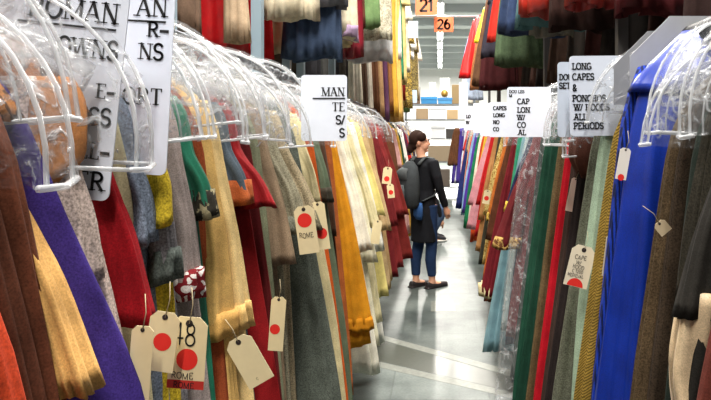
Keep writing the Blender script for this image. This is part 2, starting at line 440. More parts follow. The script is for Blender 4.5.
G('L', 3.12, 'gown', f('#c8861c', LN), 'amber mustard gown', 'with a long hanging sleeve', edge=(366, 330), sl=(371, 328), slw=.1, skew=14, hem=.55, cuff=f('#b87818', LN))
G('L', 3.32, 'gown', f('#e0dccb', LN), 'white linen gown', 'just past the amber gown', edge=(376, 360), sl=(370, 250), slw=.06, skew=14, hem=.32)
G('L', 3.52, 'tunic', f('#d8d2b8', LN), 'ivory linen tunic', 'with draped sleeve', edge=(378, 345), sl=(377, 262), slw=.06, skew=14, hem=.4)
G('L', 3.72, 'tunic', f('#cfc49c', LN), 'cream cotton tunic', 'with a tag pinned on', edge=(381, 330), sl=(380, 228), slw=.05, skew=14, hem=.45)
G('L', 3.95, 'robe', f('#d9d6cc', LN), 'chalk white robe', 'reaching low over the floor', edge=(384, 345), sl=(383, 250), slw=.06, skew=12, hem=.25)
G('L', 4.2, 'tunic', f('#d2c27a', LN), 'pale lemon tunic', 'behind the chalk white robe', edge=(386, 300), sl=(385, 215), slw=.05, skew=12, hem=.5)
G('L', 4.5, 'robe', f('#b59a72', W), 'sand wool robe', 'with dotted tags beside it', edge=(390, 290), sl=(391, 230), slw=.05, skew=10, hem=.45)
G('L', 4.85, 'robe', f('#a88a60', W), 'wheat wool robe', 'before the dark red coats', edge=(392, 280), sleeves=False, skew=10, hem=.45)
G('L', 5.2, 'coat', f('#6a1f22', V), 'ox-blood velvet coat', 'first of the dark red coats', edge=(396, 280), sl=(397, 225), skew=10, hem=.4)
G('L', 5.55, 'coat', f('#7e2a2a', W), 'brick red coat', 'second of the dark red coats', edge=(402, 260), sl=(404, 215), skew=12, hem=.42)
G('L', 5.9, 'coat', f('#6e2420', W), 'mahogany red coat', 'beside the woman\'s backpack', edge=(410, 250), sl=(409, 215), skew=14, hem=.42)
FARL = [('coffee wool robe', 'robe', '#5d3a26', W), ('powder pink gown', 'gown', '#c99a96', S), ('dusty gold tunic', 'tunic', '#b08a3a', LN), ('bottle green cape', 'cape', '#26452f', W),
        ('white muslin gown', 'gown', '#dcd8d0', LN), ('plum velvet coat', 'coat', '#4a2038', V), ('scarlet wool cape', 'cape', '#b0201c', W), ('dove grey robe', 'robe', '#8e8e90', W),
        ('saffron yellow tunic', 'tunic', '#d8a020', LN), ('navy wool coat', 'coat', '#1f2a48', W), ('tobacco brown coat', 'coat', '#6d4a2c', W), ('pearl satin gown', 'gown', '#d5cfc4', S)]
for i, (s, k, h, m) in enumerate(FARL):
    G('L', 6.9 + i * .5, k, f(h, m), s, 'far down the aisle', skew=rnd.uniform(4, 12), hem=rnd.uniform(.3, .5), far=True, hanger=False)

# right rack, from the camera outwards
G('R', 1.0, 'coat', f('#5a2a22', W), 'rusty brown coat', 'nearest on this side', edge=(700, 400), sleeves=False, cover=False, hem=.4)
G('R', 1.09, 'coat', f('#23211e', W), 'black cloth coat', 'with a cream satin undersleeve', edge=(695, 330), sl=(676, 318), slw=.07, under=f('#cdb694', S), hem=.4, skew=-4, sy=.0)
G('R', 1.17, 'coat', f('#2d2a22', T_), 'soot black tweed coat', 'behind the satin undersleeve', edge=(674, 400), sl=(684, 300), skew=-2, hem=.3, famp=.02)
G('R', 1.24, 'cape', f('#27302a', W), 'black-green wool cape', 'with a soft deep fold', edge=(664, 400), hem=.3, famp=.018)
G('R', 1.31, 'cape', f('#33291f', T_), 'dark brown tweed cape', 'with rough ribs', edge=(648, 400), hem=.3, folds=13, famp=.03, t=.026)
G('R', 1.375, 'cape', f('#4a3c2a', T_), 'umber ribbed cape', 'right beside the blue cape', edge=(634, 400), hem=.3, folds=12, famp=.03, t=.028)
G('R', 1.57, 'cape', f('#0d2a86', S), 'royal blue satin cape', 'with a pleated striped edge', edge=(603, 400), hem=.3, t=.085, famp=.042, folds=9, front=f('#143090', ST, '#08123c'), cover=False, collar=f('#16308f', S), u0=.18, skew=-6, top=2.0, hanger=False)
G('R', 1.83, 'cape', f('#957a36', HB, '#5c491c'), 'ochre herringbone cape', 'falling straight to the floor', edge=(574, 400), hem=.25, famp=.014)
G('R', 1.95, 'cape', f('#94a892', W), 'pale sage wool cape', 'a thin strip beside ochre cloth', edge=(580, 300), hem=.7)
G('R', 2.06, 'cape', f('#5c5e50', T_), 'olive grey tweed cape', 'behind the handwritten tag', edge=(558, 400), hem=.25, folds=12)
G('R', 2.2, 'cape', f('#241d1c', W), 'black felt cape', 'between the red and grey capes', edge=(548, 400), hem=.3, hood=f('#4a2a20', V))
G('R', 2.33, 'cape', f('#3a2b26', W), 'espresso wool cape', 'with a bunched velvet collar', edge=(545, 400), hem=.3, collar=f('#5a3024', V))
G('R', 2.46, 'cape', f('#a50f1e', W), 'bright red wool cape', 'hanging as a narrow red strip', edge=(532, 400), hem=.28, famp=.012, t=.035)
G('R', 2.62, 'cape', f('#5d4d34', T_), 'olive brown tweed cape', 'just past the red cape', edge=(524, 400), hem=.3)
G('R', 2.78, 'cape', f('#16382a', W), 'forest green wool cape', 'nearer of the two green ones', edge=(516, 400), hem=.28)
G('R', 2.95, 'cape', f('#1d4434', V), 'pine green velvet cape', 'beside the clear bag', edge=(512, 390), hem=.3)
BAGGED = G('R', 3.13, 'coat', f('#3c4440', W), 'graphite wool coat', 'inside a long clear bag', edge=(512, 380), hem=.35, sleeves=False)
G('R', 3.3, 'coat', f('#5c1c20', W), 'wine wool coat', 'with gold braided sleeve', edge=(512, 340), sl=(494, 248), slw=.075, hem=.5, t=.045, cuff=f('#a8884e', BR, '#5c3a22'))
G('R', 3.47, 'coat', f('#1e2440', W), 'midnight blue coat', 'with gold braid cuff', edge=(508, 330), sl=(505, 212), slw=.06, hem=.45, cuff=f('#b8983a', LN))
G('R', 3.64, 'cape', f('#9fb0b0', S), 'silver grey satin cape', 'before the pale blue cape', edge=(504, 330), hem=.45)
G('R', 3.82, 'cape', f('#7396a0', S), 'pale blue satin cape', 'with a rounded low hem', edge=(486, 340), hem=.27, t=.06)
G('R', 4.02, 'cape', f('#2c8a6a', S), 'jade green satin cape', 'behind the pale blue cape', edge=(497, 290), hem=.5)
G('R', 4.25, 'cape', f('#6a1a22', V), 'garnet velvet cape', 'with a cream fur hem', edge=(481, 295), hem=.5, hemband=f('#cdbb90', W))
G('R', 4.5, 'coat', f('#54301e', W), 'cocoa brown coat', 'behind the garnet cape', edge=(484, 300), sl=(486, 240), hem=.4)
G('R', 4.75, 'coat', f('#b0632a', W), 'russet orange coat', 'with gold patterned front', edge=(484, 270), sl=(486, 220), hem=.5, cuff=f('#c8a850', BR, '#5c3a1a'))
G('R', 5.05, 'robe', f('#bda868', BR, '#8c6c34'), 'gold patterned robe', 'with striped sleeve', edge=(482, 262), sl=(483, 215), hem=.55)
G('R', 5.35, 'robe', f('#3c3a30', W), 'drab olive robe', 'behind the gold patterned robe', edge=(480, 258), hem=.5, sleeves=False)
G('R', 5.7, 'robe', f('#a8784a', W), 'honey brown robe', 'further along past the gold robe', edge=(477, 255), sl=(478, 220), hem=.5)
G('R', 6.1, 'robe', f('#b01f22', W), 'cherry red robe', 'beyond the honey brown robe', edge=(475, 240), sl=(476, 205), hem=.6)
G('R', 6.5, 'gown', f('#c48a92', S), 'rose pink gown', 'with yellow shawl collar', edge=(468, 235), sl=(468, 205), hem=.6, collar=f('#d8b02c', S), famp=.02)
G('R', 6.95, 'robe', f('#c8a63a', LN), 'marigold robe', 'behind the rose pink gown', edge=(470, 230), hem=.55, sleeves=False)
FARR = [('blood orange cape', 'cape', '#b8421c', W), ('ivory satin cape', 'cape', '#d8d2c0', S), ('emerald velvet cape', 'cape', '#1c6a44', V), ('violet satin gown', 'gown', '#4a2a90', S),
        ('sky blue coat', 'coat', '#86a8c8', S), ('vermilion cape', 'cape', '#c02018', W), ('buff linen coat', 'coat', '#b8a27c', LN), ('indigo wool cape', 'cape', '#232c60', W),
        ('pewter grey cape', 'cape', '#6c6e70', W), ('poppy red gown', 'gown', '#c4241e', S)]
for i, (s, k, h, m) in enumerate(FARR):
    G('R', 7.5 + i * .5, k, f(h, m), s, 'far along the row', hem=rnd.uniform(.3, .5), far=True, hanger=False, skew=rnd.uniform(-8, 2))

for i, g in enumerate(list(GARMENTS)): dress_up(g, i)

# clear garment bag over the graphite coat
bg = MB()
rw = [(-.1, .06, -.06, .03, 0), (-.16, .2, -.2, .05, 0), (-.3, .27, -.25, .065, 0), (-1.0, .36, -.28, .07, 0), (-1.7, .42, -.3, .08, 0)]
loft(bg, rw, seed=5, n=56, m=26, k=8, a0=.004, a1=.016)
b = bg.obj('garment_bag', BAG, None, loc=BAGGED['root'].location, rot=(0, 0, PI))
tag(b, 'long clear plastic garment bag hanging almost to the floor on cape rack', 'garment bag')

# ------------------------------------------------------------------ upper tier
UP = []
def upper(side, x, d, kind, m, short, hem, w=.22, rail=None, extra='', **kw):
    X0 = rail if rail is not None else (-.88 if side == 'L' else .88)
    where = ' on the high rail over the roman rack' if side == 'L' else ' on the high rail over the cape rack'
    g = garment(side, d, kind, m, short, (short + ' ' + extra).strip() + where, hem=hem, rail=X0, top=UP_Z, far=True, zsh=SH_Z, cover=False, hanger=False, **kw)
    return g
def UL(x, kind, m, short, ybot, X=-.6, **kw):
    d = X * F / (x - VX); upper('L', x, d, kind, m, short, wz(ybot, d), rail=X - .26, **kw)
def UR(x, kind, m, short, ybot, X=.6, **kw):
    d = X * F / (x - VX); upper('R', x, d, kind, m, short, wz(ybot, d), rail=X + .26, **kw)
# row behind (seen between the tiers)
def UB(xe, d, kind, m, short, ybot, u=.24, **kw):
    """xe: pixel of the aisle-side edge, d: depth"""
    X0 = wx(xe, d) - u * (1 if xe < VX else -1)
    kw.setdefault('flare', 0 if kind == 'scarf' else 2.5)
    upper('L' if xe < VX else 'R', 0, d, kind, m, short, wz(ybot, d), rail=X0, **kw)
UB(176, 2.5, 'coat', f('#5a4638', W), 'fawn coat edged in white', 46, skew=14, front=f('#d8d0c0', LN))
UB(204, 2.75, 'coat', f('#6a5546', W), 'dun brown coat', 44, skew=10, t=.05)
UB(194, 3.1, 'gown', f('#b8a890', LN), 'stone coloured gown', 50, skew=10, sleeves=False)
UB(243, 3.45, 'scarf', f('#b09a80', LN), 'narrow tan scarf', 43, u=.06, u0=.05, neck=.01, sleeves=False, famp=.006)
UB(258, 3.7, 'gown', f('#a8141a', S), 'red silk gown', 58, skew=8, t=.06, u=.3, famp=.03)
UB(281, 4.0, 'gown', f('#b8141c', V), 'lipstick red gown', 62, skew=8, t=.07, u=.3, famp=.03)
UB(288, 4.4, 'coat', f('#4a3a2e', W), 'dark bark brown coat', 58, skew=8)
UB(296, 4.75, 'gown', f('#a89474', LN), 'tan ribbed gown', 52, skew=8, sleeves=False)
UB(304, 5.1, 'coat', f('#3e3630', T_), 'peat brown coat', 84, skew=6)
for xe, d, h, m, sname, yb in ((312, 5.4, '#4a4a50', ST, 'pinstriped grey gown', 88), (322, 5.8, '#3a3a3e', T_, 'smoke grey gown', 86), (331, 6.2, '#5a5a58', W, 'ash grey gown', 88), (340, 6.6, '#37363a', T_, 'flint black gown', 88),
                               (347, 7.0, '#56504a', W, 'slate brown gown', 86), (353, 7.4, '#3a3230', W, 'raven brown gown', 96), (359, 7.9, '#6a5c48', W, 'hessian gown', 98), (365, 8.4, '#4a3226', W, 'dark chestnut gown', 100)):
    UB(xe, d, 'gown', f(h, m, '#2e2e34' if m == ST else None), sname, yb, sleeves=False, famp=.026)
# front row
UB(318, 3.75, 'shirt', f('#d5c9ae', LN), 'off-white shirt', 20, skew=4, u=.17, u0=.12)
UB(291, 4.3, 'shirt', f('#b5a384', LN), 'biscuit shirt', 54, skew=6, u=.12, u0=.08)
UB(343, 3.95, 'shirt', f('#3c4a62', W), 'denim blue shirt', 60, skew=8, t=.06, famp=.03, u=.18, u0=.13)
UB(348, 3.85, 'shirt', f('#6a6a70', W), 'storm grey shirt', 8, skew=6, u=.17, u0=.13)
UB(357, 4.35, 'shirt', f('#d8ceb4', LN), 'lace cream shirt with lilac fringe', 40, skew=8, u=.16, u0=.12, hemband=f('#9c86a0', W), t=.06, famp=.025)
UB(355, 4.6, 'shirt', f('#b8a888', LN), 'beige cotton shirt', 46, skew=6)
UB(364, 4.75, 'tunic', f('#7a1c28', S), 'burgundy satin tunic', 58, skew=10, sleeves=False, u=.16, u0=.1)
UB(366, 4.9, 'tunic', f('#c8b858', S), 'lemon silk tunic', 34, skew=10)
UB(367, 4.95, 'tunic', f('#5a3428', W), 'nut brown tunic', 30, skew=10, u=.16, u0=.1)
UB(384, 5.5, 'coat', f('#6e8a5a', W), 'apple green coat', 28, skew=14, t=.06, u=.2, u0=.12)
UB(394, 5.8, 'shirt', f('#cfc9b4', BR, '#a8a08a'), 'dotted oatmeal shirt', 40, skew=10, u=.18, u0=.12)
UB(398, 6.1, 'gown', f('#c8c8c8', LN), 'silver white gown', 62, skew=10, t=.07, u=.26, u0=.16, famp=.03)
STRIPS = [(360, '#c9c2b0', LN, 'cream'), (366, '#4a362a', W, 'espresso'), (371, '#d0c8b8', LN, 'chalk'), (377, '#6a4630', W, 'hazel'), (382, '#b8936a', LN, 'peach tan'), (387, '#5e3a58', S, 'plum'), (391, '#8a5a34', W, 'toffee'), (396, '#c89a3a', S, 'golden'), (401, '#d8b060', S, 'straw gold')]
for i, (xe, h, m, cn) in enumerate(STRIPS):
    UB(xe, 6.45 + .09 * i, 'scarf', f(h, m), 'narrow %s scarf' % cn, 112 + (i % 3) * 5, u=.07, u0=.055, neck=.01, sleeves=False, famp=.008)
UB(404, 7.2, 'gown', f('#e2ddd0', LN), 'bone white gown', 60, skew=10, u=.2, u0=.13)
UB(402, 7.5, 'coat', f('#2f7a5a', W), 'sea green coat', 80, skew=8, u=.1, u0=.07, sleeves=False)
UB(409, 8.0, 'gown', f('#c8b478', LN), 'maize gown', 84, skew=8, u=.2, u0=.13)
UB(412, 8.6, 'gown', f('#d5cdb8', LN), 'vanilla gown', 72, skew=8, u=.2, u0=.13)
UB(407, 9.2, 'coat', f('#8a2420', W), 'tomato red coat', 100, skew=8, u=.2, u0=.13)
UB(413, 9.8, 'coat', f('#6a5a34', BR, '#c8a850'), 'bronze brocade coat', 108, skew=8, u=.2, u0=.13)
UB(416, 10.4, 'gown', f('#e4e2dc', LN), 'snow white gown', 60, skew=8, u=.2, u0=.13)
UB(411, 11.0, 'coat', f('#5d7a4a', W), 'fern green coat', 112, skew=8, u=.2, u0=.13)
UB(420, 11.6, 'coat', f('#8a7a4a', BR, '#3e3424'), 'mottled khaki coat', 100, skew=8, u=.2, u0=.13)
UB(421, 12.4, 'gown', f('#d9d4c8', LN), 'shell white gown', 96, skew=8, u=.2, u0=.13)
# right: row behind and front row
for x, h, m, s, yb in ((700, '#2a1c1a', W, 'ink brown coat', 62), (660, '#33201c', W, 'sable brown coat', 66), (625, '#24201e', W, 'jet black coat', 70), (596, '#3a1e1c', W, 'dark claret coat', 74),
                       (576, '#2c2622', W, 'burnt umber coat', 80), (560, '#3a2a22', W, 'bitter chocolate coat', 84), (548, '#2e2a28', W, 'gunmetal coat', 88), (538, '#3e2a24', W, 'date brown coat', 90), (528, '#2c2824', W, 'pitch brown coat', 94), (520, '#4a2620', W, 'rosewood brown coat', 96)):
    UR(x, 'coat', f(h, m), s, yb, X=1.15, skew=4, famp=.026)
UB(612, 3.0, 'gown', f('#4a1a1c', V), 'bordeaux velvet gown', 14, t=.06, famp=.03)
UB(566, 3.4, 'gown', f('#8a1f18', S), 'flame red gown', 7, t=.06, famp=.035)
UB(545, 3.75, 'gown', f('#2e1c18', W), 'redwood gown', 30, t=.06, famp=.03)
UB(518, 4.1, 'gown', f('#a02a1e', S), 'chilli red gown', 15, u=.2, u0=.14, t=.06, famp=.035)
UB(533, 4.4, 'shirt', f('#6a665e', LN), 'putty grey shirt', 36, u=.14, u0=.1)
UR(523, 'coat', f('#46666a', W), 'dull teal coat', 28, skew=-10, t=.06)
UR(513, 'coat', f('#2e3c5a', W), 'steel blue coat', 34, skew=-16, t=.06)
UR(505, 'coat', f('#28344e', W), 'deep navy coat', 34, skew=-14, t=.06)
UR(499, 'gown', f('#4a5a42', T_), 'army green gown', 66, skew=-20, t=.07)
UR(492.5, 'coat', f('#a8281e', W), 'paprika red coat', 42, skew=-8)
UR(488, 'coat', f('#2c2a34', W), 'storm black coat', 58, skew=-8)
UR(484, 'coat', f('#40181a', V), 'dark cherry coat', 90, skew=-8)
UR(480.5, 'coat', f('#5a3e2c', W), 'otter brown coat', 86, skew=-6)
UR(477, 'tunic', f('#d8c020', S), 'canary yellow tunic', 44, skew=-6)
UR(474, 'coat', f('#8a5a38', W), 'cinnamon coat', 90, skew=-6)
UB(459, 10.8, 'gown', f('#c41a1c', S), 'signal red gown', 79, t=.07, u=.4, u0=.16, edge=(459, 79))
UR(466.5, 'gown', f('#d9dde4', S), 'frost white gown', 70, skew=-6)
UR(464, 'gown', f('#a8b4c8', S), 'ice blue gown', 100, skew=-6)
UR(461.5, 'gown', f('#d8d0c0', LN), 'linen white gown', 104, skew=-6)

# ------------------------------------------------------------------ racks
def rack(X, xp, label, col, y0, y1, zs, postm, first=.35):
    r = empty('clothes_rack', (X, y0, 0)); tag(r, label, 'rack')
    for z in zs:
        MB().tube([(0, 0, z), (0, (y1 - y0) / 2, z), (0, y1 - y0, z)], .016, 10).obj('rail', RAILM, r)
    y = first
    while y < y1 - y0:
        mb = MB(); mb.box(xp - .03, xp + .03, y - .03, y + .03, 0, 4.3); mb.box(xp - .06, xp + .06, y - .06, y + .06, 0, .012)
        p = mb.obj('post', postm, r, smooth=False)
        br = MB()
        for z in zs: br.box(min(0, xp), max(0, xp), y - .012, y + .012, z - .035, z - .017)
        br.obj('bracket', postm, p, smooth=False)
        y += 2.45
    return r
POSTM = plain('#8fa3b0', .45, .1)
rack(RAIL_L, -.36, 'steel front rack carrying the roman costumes with white signs', 0, .1, 13.3, [RAIL_Z], POSTM, 1.0)
POSTD = plain('#4a4848', .5, .1)
rack(RAIL_R, .36, 'steel front rack carrying the capes and ponchos', 0, .7, 13.0, [RAIL_Z], POSTD)
rack(-.86, -.34, 'high rail rack carrying shirts above the roman costumes', 0, 1.9, 15.5, [UP_Z], POSTM)
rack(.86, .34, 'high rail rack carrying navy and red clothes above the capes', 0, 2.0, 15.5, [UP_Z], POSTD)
rack(-1.46, .3, 'pale blue posted rack behind, carrying red gowns and grey gowns', 0, 2.2, 8.5, [UP_Z], POSTM)
rack(1.51, .35, 'rack of dark coats in shade behind the cape rack', 0, 2.2, 10.0, [UP_Z], POSTD)

# black ribbed sleeve on the cape rail
mb = MB(); pts, rs = [], []
for i in range(60):
    pts.append((0, i * .005, 0)); rs.append(.03 + .006 * math.sin(i * 1.6))
mb.tube(pts, rs, 14)
tag(mb.obj('rail_sleeve', plain('#1b1a1a', .5), None, loc=(.70, 1.44, RAIL_Z)), 'black ribbed sleeve around the rail above the capes', 'rail sleeve')

# ------------------------------------------------------------------ lettering: a small stroke alphabet with serifs
def arc(cx, cy, rx, ry, a0, a1, n=10): return [(cx + rx * math.cos(math.radians(a0 + (a1 - a0) * i / n)), cy + ry * math.sin(math.radians(a0 + (a1 - a0) * i / n))) for i in range(n + 1)]
K, H_ = 1, .45   # thick and thin strokes
GL = {
 'A': (.8, [([(.08, 0), (.4, 1)], H_), ([(.4, 1), (.72, 0)], K), ([(.2, .35), (.6, .35)], H_)]),
 'C': (.75, [(arc(.42, .5, .33, .5, 50, 310, 16), K)]),
 'D': (.8, [([(.18, 0), (.18, 1)], K), ([(.18, 1), (.36, 1)] + arc(.36, .5, .34, .5, 90, -90) + [(.18, 0)], K)]),
 'E': (.7, [([(.18, 0), (.18, 1)], K), ([(.18, 1), (.6, 1), (.6, .85)], H_), ([(.18, .52), (.48, .52)], H_), ([(.18, 0), (.62, 0), (.62, .17)], H_)]),
 'G': (.8, [(arc(.42, .5, .33, .5, 50, 330, 16), K), ([(.48, .42), (.72, .42), (.72, .12)], K)]),
 'H': (.82, [([(.18, 0), (.18, 1)], K), ([(.64, 0), (.64, 1)], K), ([(.18, .5), (.64, .5)], H_)]),
 'I': (.4, [([(.2, 0), (.2, 1)], K)]),
 'L': (.66, [([(.18, 0), (.18, 1)], K), ([(.18, 0), (.6, 0), (.6, .2)], H_)]),
 'V': (.8, [([(.06, 1), (.4, 0)], K), ([(.4, 0), (.74, 1)], H_)]),
 'M': (.98, [([(.14, 0), (.14, 1)], H_), ([(.14, 1), (.49, .05)], K), ([(.49, .05), (.84, 1)], H_), ([(.84, 1), (.84, 0)], K)]),
 'N': (.86, [([(.16, 0), (.16, 1)], H_), ([(.16, 1), (.7, 0)], K), ([(.7, 0), (.7, 1)], H_)]),
 'O': (.84, [(arc(.42, .5, .34, .5, 0, 360, 24), K)]),
 'P': (.7, [([(.18, 0), (.18, 1)], K), ([(.18, 1), (.36, 1)] + arc(.36, .74, .26, .26, 90, -90) + [(.18, .48)], K)]),
 'R': (.8, [([(.18, 0), (.18, 1)], K), ([(.18, 1), (.38, 1)] + arc(.38, .75, .25, .25, 90, -90) + [(.18, .5)], K), ([(.38, .5), (.7, 0)], K)]),
 'S': (.66, [(arc(.33, .75, .23, .25, 20, 270, 12) + arc(.33, .25, .25, .25, 90, -160, 12), K)]),
 'T': (.76, [([(.38, 0), (.38, 1)], K), ([(.08, .82), (.08, 1), (.68, 1), (.68, .82)], H_)]),
 'U': (.8, [([(.16, 1), (.16, .3)] + arc(.4, .3, .24, .3, 180, 360) + [(.64, 1)], K)]),
 'W': (1.05, [([(.06, 1), (.3, 0)], K), ([(.3, 0), (.52, 1)], H_), ([(.52, 1), (.76, 0)], K), ([(.76, 0), (.98, 1)], H_)]),
 '&': (.8, [([(.7, 0), (.25, .62)] + arc(.38, .8, .17, .2, 200, -20) + [(.2, .38)] + arc(.36, .22, .2, .22, 140, 320) + [(.68, .42)], K)]),
 '/': (.4, [([(.05, 0), (.35, 1)], K)]),
 '-': (.6, [([(.06, .4), (.54, .4)], 1.4)]),
 '0': (.7, [(arc(.35, .5, .25, .5, 0, 360, 20), K)]),
 '1': (.5, [([(.1, .8), (.28, 1), (.28, 0)], K)]),
 '2': (.7, [(arc(.35, .72, .25, .28, 160, -30) + [(.1, 0), (.62, 0)], K)]),
 '4': (.75, [([(.5, 0), (.5, 1)], K), ([(.5, 1), (.06, .3), (.68, .3)], H_)]),
 '6': (.7, [(arc(.36, .3, .25, .3, 0, 360, 18), K), ([(.11, .3)] + arc(.5, .4, .39, .6, 180, 100), K)]),
 '8': (.7, [(arc(.35, .26, .26, .26, 0, 360, 16), K), (arc(.35, .76, .21, .24, 0, 360, 16), K)]),
}
SERIF = set('ADEHILMNPRTUW')
def ribbon(mb, pts, w, place):
    for (a, b) in zip(pts, pts[1:]):
        dx, dy = b[0] - a[0], b[1] - a[1]; l = math.hypot(dx, dy)
        if l < 1e-9: continue
        nx, ny = -dy / l * w / 2, dx / l * w / 2; ex, ey = dx / l * w * .22, dy / l * w * .22
        q = [(a[0] - ex + nx, a[1] - ey + ny), (a[0] - ex - nx, a[1] - ey - ny), (b[0] + ex - nx, b[1] + ey - ny), (b[0] + ex + nx, b[1] + ey + ny)]
        mb.add([place(*p) for p in q], [(0, 1, 2, 3)])
def text(mb, s, x, y, h, wt=.16, serif=True, cond=1.0, align='l', jitter=0, y3=-.0016, slab=False, tilt=0):
    adv = sum(GL[c][0] if c in GL else .4 for c in s) * h * cond
    x0 = x if align == 'l' else x - adv if align == 'r' else x - adv / 2
    r = random.Random(len(s) * 7 + int(h * 1e5))
    for c in s:
        if c not in GL: x0 += .4 * h * cond; continue
        adv_, strokes = GL[c]
        jy = r.uniform(-jitter, jitter) * h
        place = lambda u, v: (x0 + u * h * cond, y3, y + v * h + jy + tilt * (x0 + u * h - x))
        for pts, k in strokes:
            if slab or not serif: k = max(k, .9 if k < 1.2 else k)
            ribbon(mb, pts, wt * k, place)
            if serif and c in SERIF:
                for p in (pts[0], pts[-1]):
                    if abs(p[1]) < .01 or abs(p[1] - 1) < .01:
                        sw = .17 if not slab else .2
                        if not (c in 'EL' and p[0] > .5) and not (c == 'T' and p[1] > .5) and not (c in 'DPR' and p[0] > .3 and p[1] > .5):
                            th = .06 if not slab else .13
                            yy = p[1] + (th / 2 if p[1] < .5 else -th / 2)
                            ribbon(mb, [(p[0] - sw, yy), (p[0] + sw, yy)], th, place)
        x0 += adv_ * h * cond
    return adv

def card_mesh(w, h, t=.002, r=.012, hole=None):
    mb = MB(); out = []
    for cx, cz, a in ((w - r, h - r, 0), (r, h - r, 90), (r, r, 180), (w - r, r, 270)):
        out += arc(cx, cz, r, r, a, a + 90, 4)
    n = len(out)
    vs = [(u, 0, z) for u, z in out] + [(u, t, z) for u, z in out]
    mb.add(vs, [tuple(range(n))[::-1], tuple(range(n, 2 * n))] + [(i, (i + 1) % n, n + (i + 1) % n, n + i) for i in range(n)])
    return mb
def sign(X, d, z, w, h, label, lines=(), roll=0, yaw=0, mat=CARD, ink=INK, ring=None, lh=None, underline=(), cat='sign', name='rack_sign', serif=True, slab=False, wt=.16, group=None):
    """lines: (text, x, y, height, align, cond) in metres from the card's lower corner."""
    s = empty(name, (X, d, z), (0, roll, yaw)); tag(s, label, cat, group)
    card_mesh(w, h).obj('card', mat, s, smooth=False)
    if lines or underline:
        for (tx, x, y, hh, al, cd) in lines:
            if name == 'rack_sign': hh, cd = hh * .84, cd * 1.18
            mb = MB(); text(mb, tx, x, y, hh, wt, serif, cd, al, slab=slab); mb.obj('lettering', ink, s, smooth=False)
        for (x0, x1, y, th) in underline:
            mb = MB(); ribbon(mb, [(x0, y), (x1, y)], th, lambda u, v: (u, -.0016, v)); mb.obj('underline', ink, s, smooth=False)
    if ring:
        mb = MB(); mb.tube([(ring[0] + .026 * math.cos(a), .001, ring[1] + .026 * math.sin(a)) for a in [2 * PI * i / 16 for i in range(16)]], .003, 6, closed=True)
        mb.obj('hanging_ring', STEEL, s)
    return s
# left: two big cards and a smaller one.  pixel size on the card -> metres: px * d / F
def px(n, d): return n * d / F
d = .925; r = math.radians(6)
w, h = px(128, d), px(232, d)
sign(wx(-19, d), d, wz(196, d) + .012, w, h, 'big white card headed ROMAN in serif capitals, in front of its twin',
     [('ROMAN', w - px(8, d), h - px(55, d), px(24, d), 'r', .9), ('OWNS', w - px(5, d), h - px(91, d), px(22, d), 'r', .84), ('E-', w - px(3, d), h - px(130, d), px(17, d), 'r', .95),
      ('ESS', w - px(5, d), h - px(157, d), px(20, d), 'r', .9), ('LL-', w - px(3, d), h - px(191, d), px(19, d), 'r', .9), ('ER', w - px(5, d), h - px(222, d), px(21, d), 'r', .95)],
     roll=r, underline=[(w - px(108, d), w - px(10, d), h - px(61, d), px(2.2, d))], wt=.15)
d = 1.06
w, h = px(122, d), px(206, d)
sign(wx(44, d), d, wz(176, d) + .012, w, h, 'big white card ending ORT in serif capitals, just behind the ROMAN card',
     [('AN', w - px(6, d), h - px(48, d), px(22, d), 'r', .9), ('R-', w - px(4, d), h - px(68, d), px(17, d), 'r', .95), ('NS', w - px(8, d), h - px(91, d), px(19, d), 'r', .9),
      ('ORT', w - px(7, d), h - px(136, d), px(19, d), 'r', .9)], roll=math.radians(3), underline=[(w - px(90, d), w - px(8, d), h - px(53, d), px(2, d))], wt=.15)
d = 2.2
w, h = px(46, d), px(66, d)
sign(wx(301, d), d, wz(141, d), w, h, 'smaller white card lettered MAN among plastic covers on the roman rack',
     [('MAN', w - px(2, d), h - px(21, d), px(10, d), 'r', .9), ('TE', w - px(2, d), h - px(36, d), px(10, d), 'r', .9), ('S/', w - px(2, d), h - px(49, d), px(10, d), 'r', .9), ('S', w - px(2, d), h - px(62, d), px(10, d), 'r', .9)],
     underline=[(w - px(34, d), w - px(2, d), h - px(23.5, d), px(1.4, d))], wt=.17)
# right: cape signs
d = 1.93
w, h = px(76, d), px(80, d)
mk = lambda rows, hh, x0, d, cd=.95: [(t, px(x, d), h - px(y, d), px(hh, d), 'l', cd) for t, x, y in rows]
sign(wx(570, d), d, wz(136, d), w, h, 'large pale card reading LONG CAPES & PONCHOS W/ HOODS ALL PERIODS',
     mk([('LONG', 2.5, 13.5), ('CAPES', 2.5, 24), ('&', 2.5, 35), ('PONCHOS', 2.5, 45.5), ('W/ HOODS', 4, 54.5), ('ALL', 4, 64), ('PERIODS', 3.5, 73)], 7.4, 0, d, .84), wt=.2, slab=True, roll=math.radians(-.5), mat=plain('#c3cad8', .35, noisy=.05, name='pale_card'))
d = 2.06; w, h = px(70, d), px(75, d)
sign(wx(557.5, d), d, wz(137, d), w, h, 'narrow strip of a card reading DOU SET, behind the large pale card',
     mk([('DOU', 1.5, 18), ('SET', 1.5, 26.5)], 6.6, 0, d, .82), wt=.22, slab=True, mat=plain('#aeb6c4', .4, noisy=.05, name='grey_card'))
d = 2.75; w, h = px(44, d), px(50, d)
sign(wx(507, d), d, wz(137, d), w, h, 'white card with small DOUBLES heading then CAP LON in capitals',
     mk([('DOUBLES', 2, 6), ('M', 2, 10)], 3.2, 0, d, 1.0) + mk([('CAP', 10, 17), ('LON', 10, 25.5), ('W/', 10, 33), ('CO', 10, 40.5), ('AL', 11, 48)], 6.2, 0, d, .9), wt=.2, slab=True)
d = 3.6; w, h = px(28, d), px(35, d)
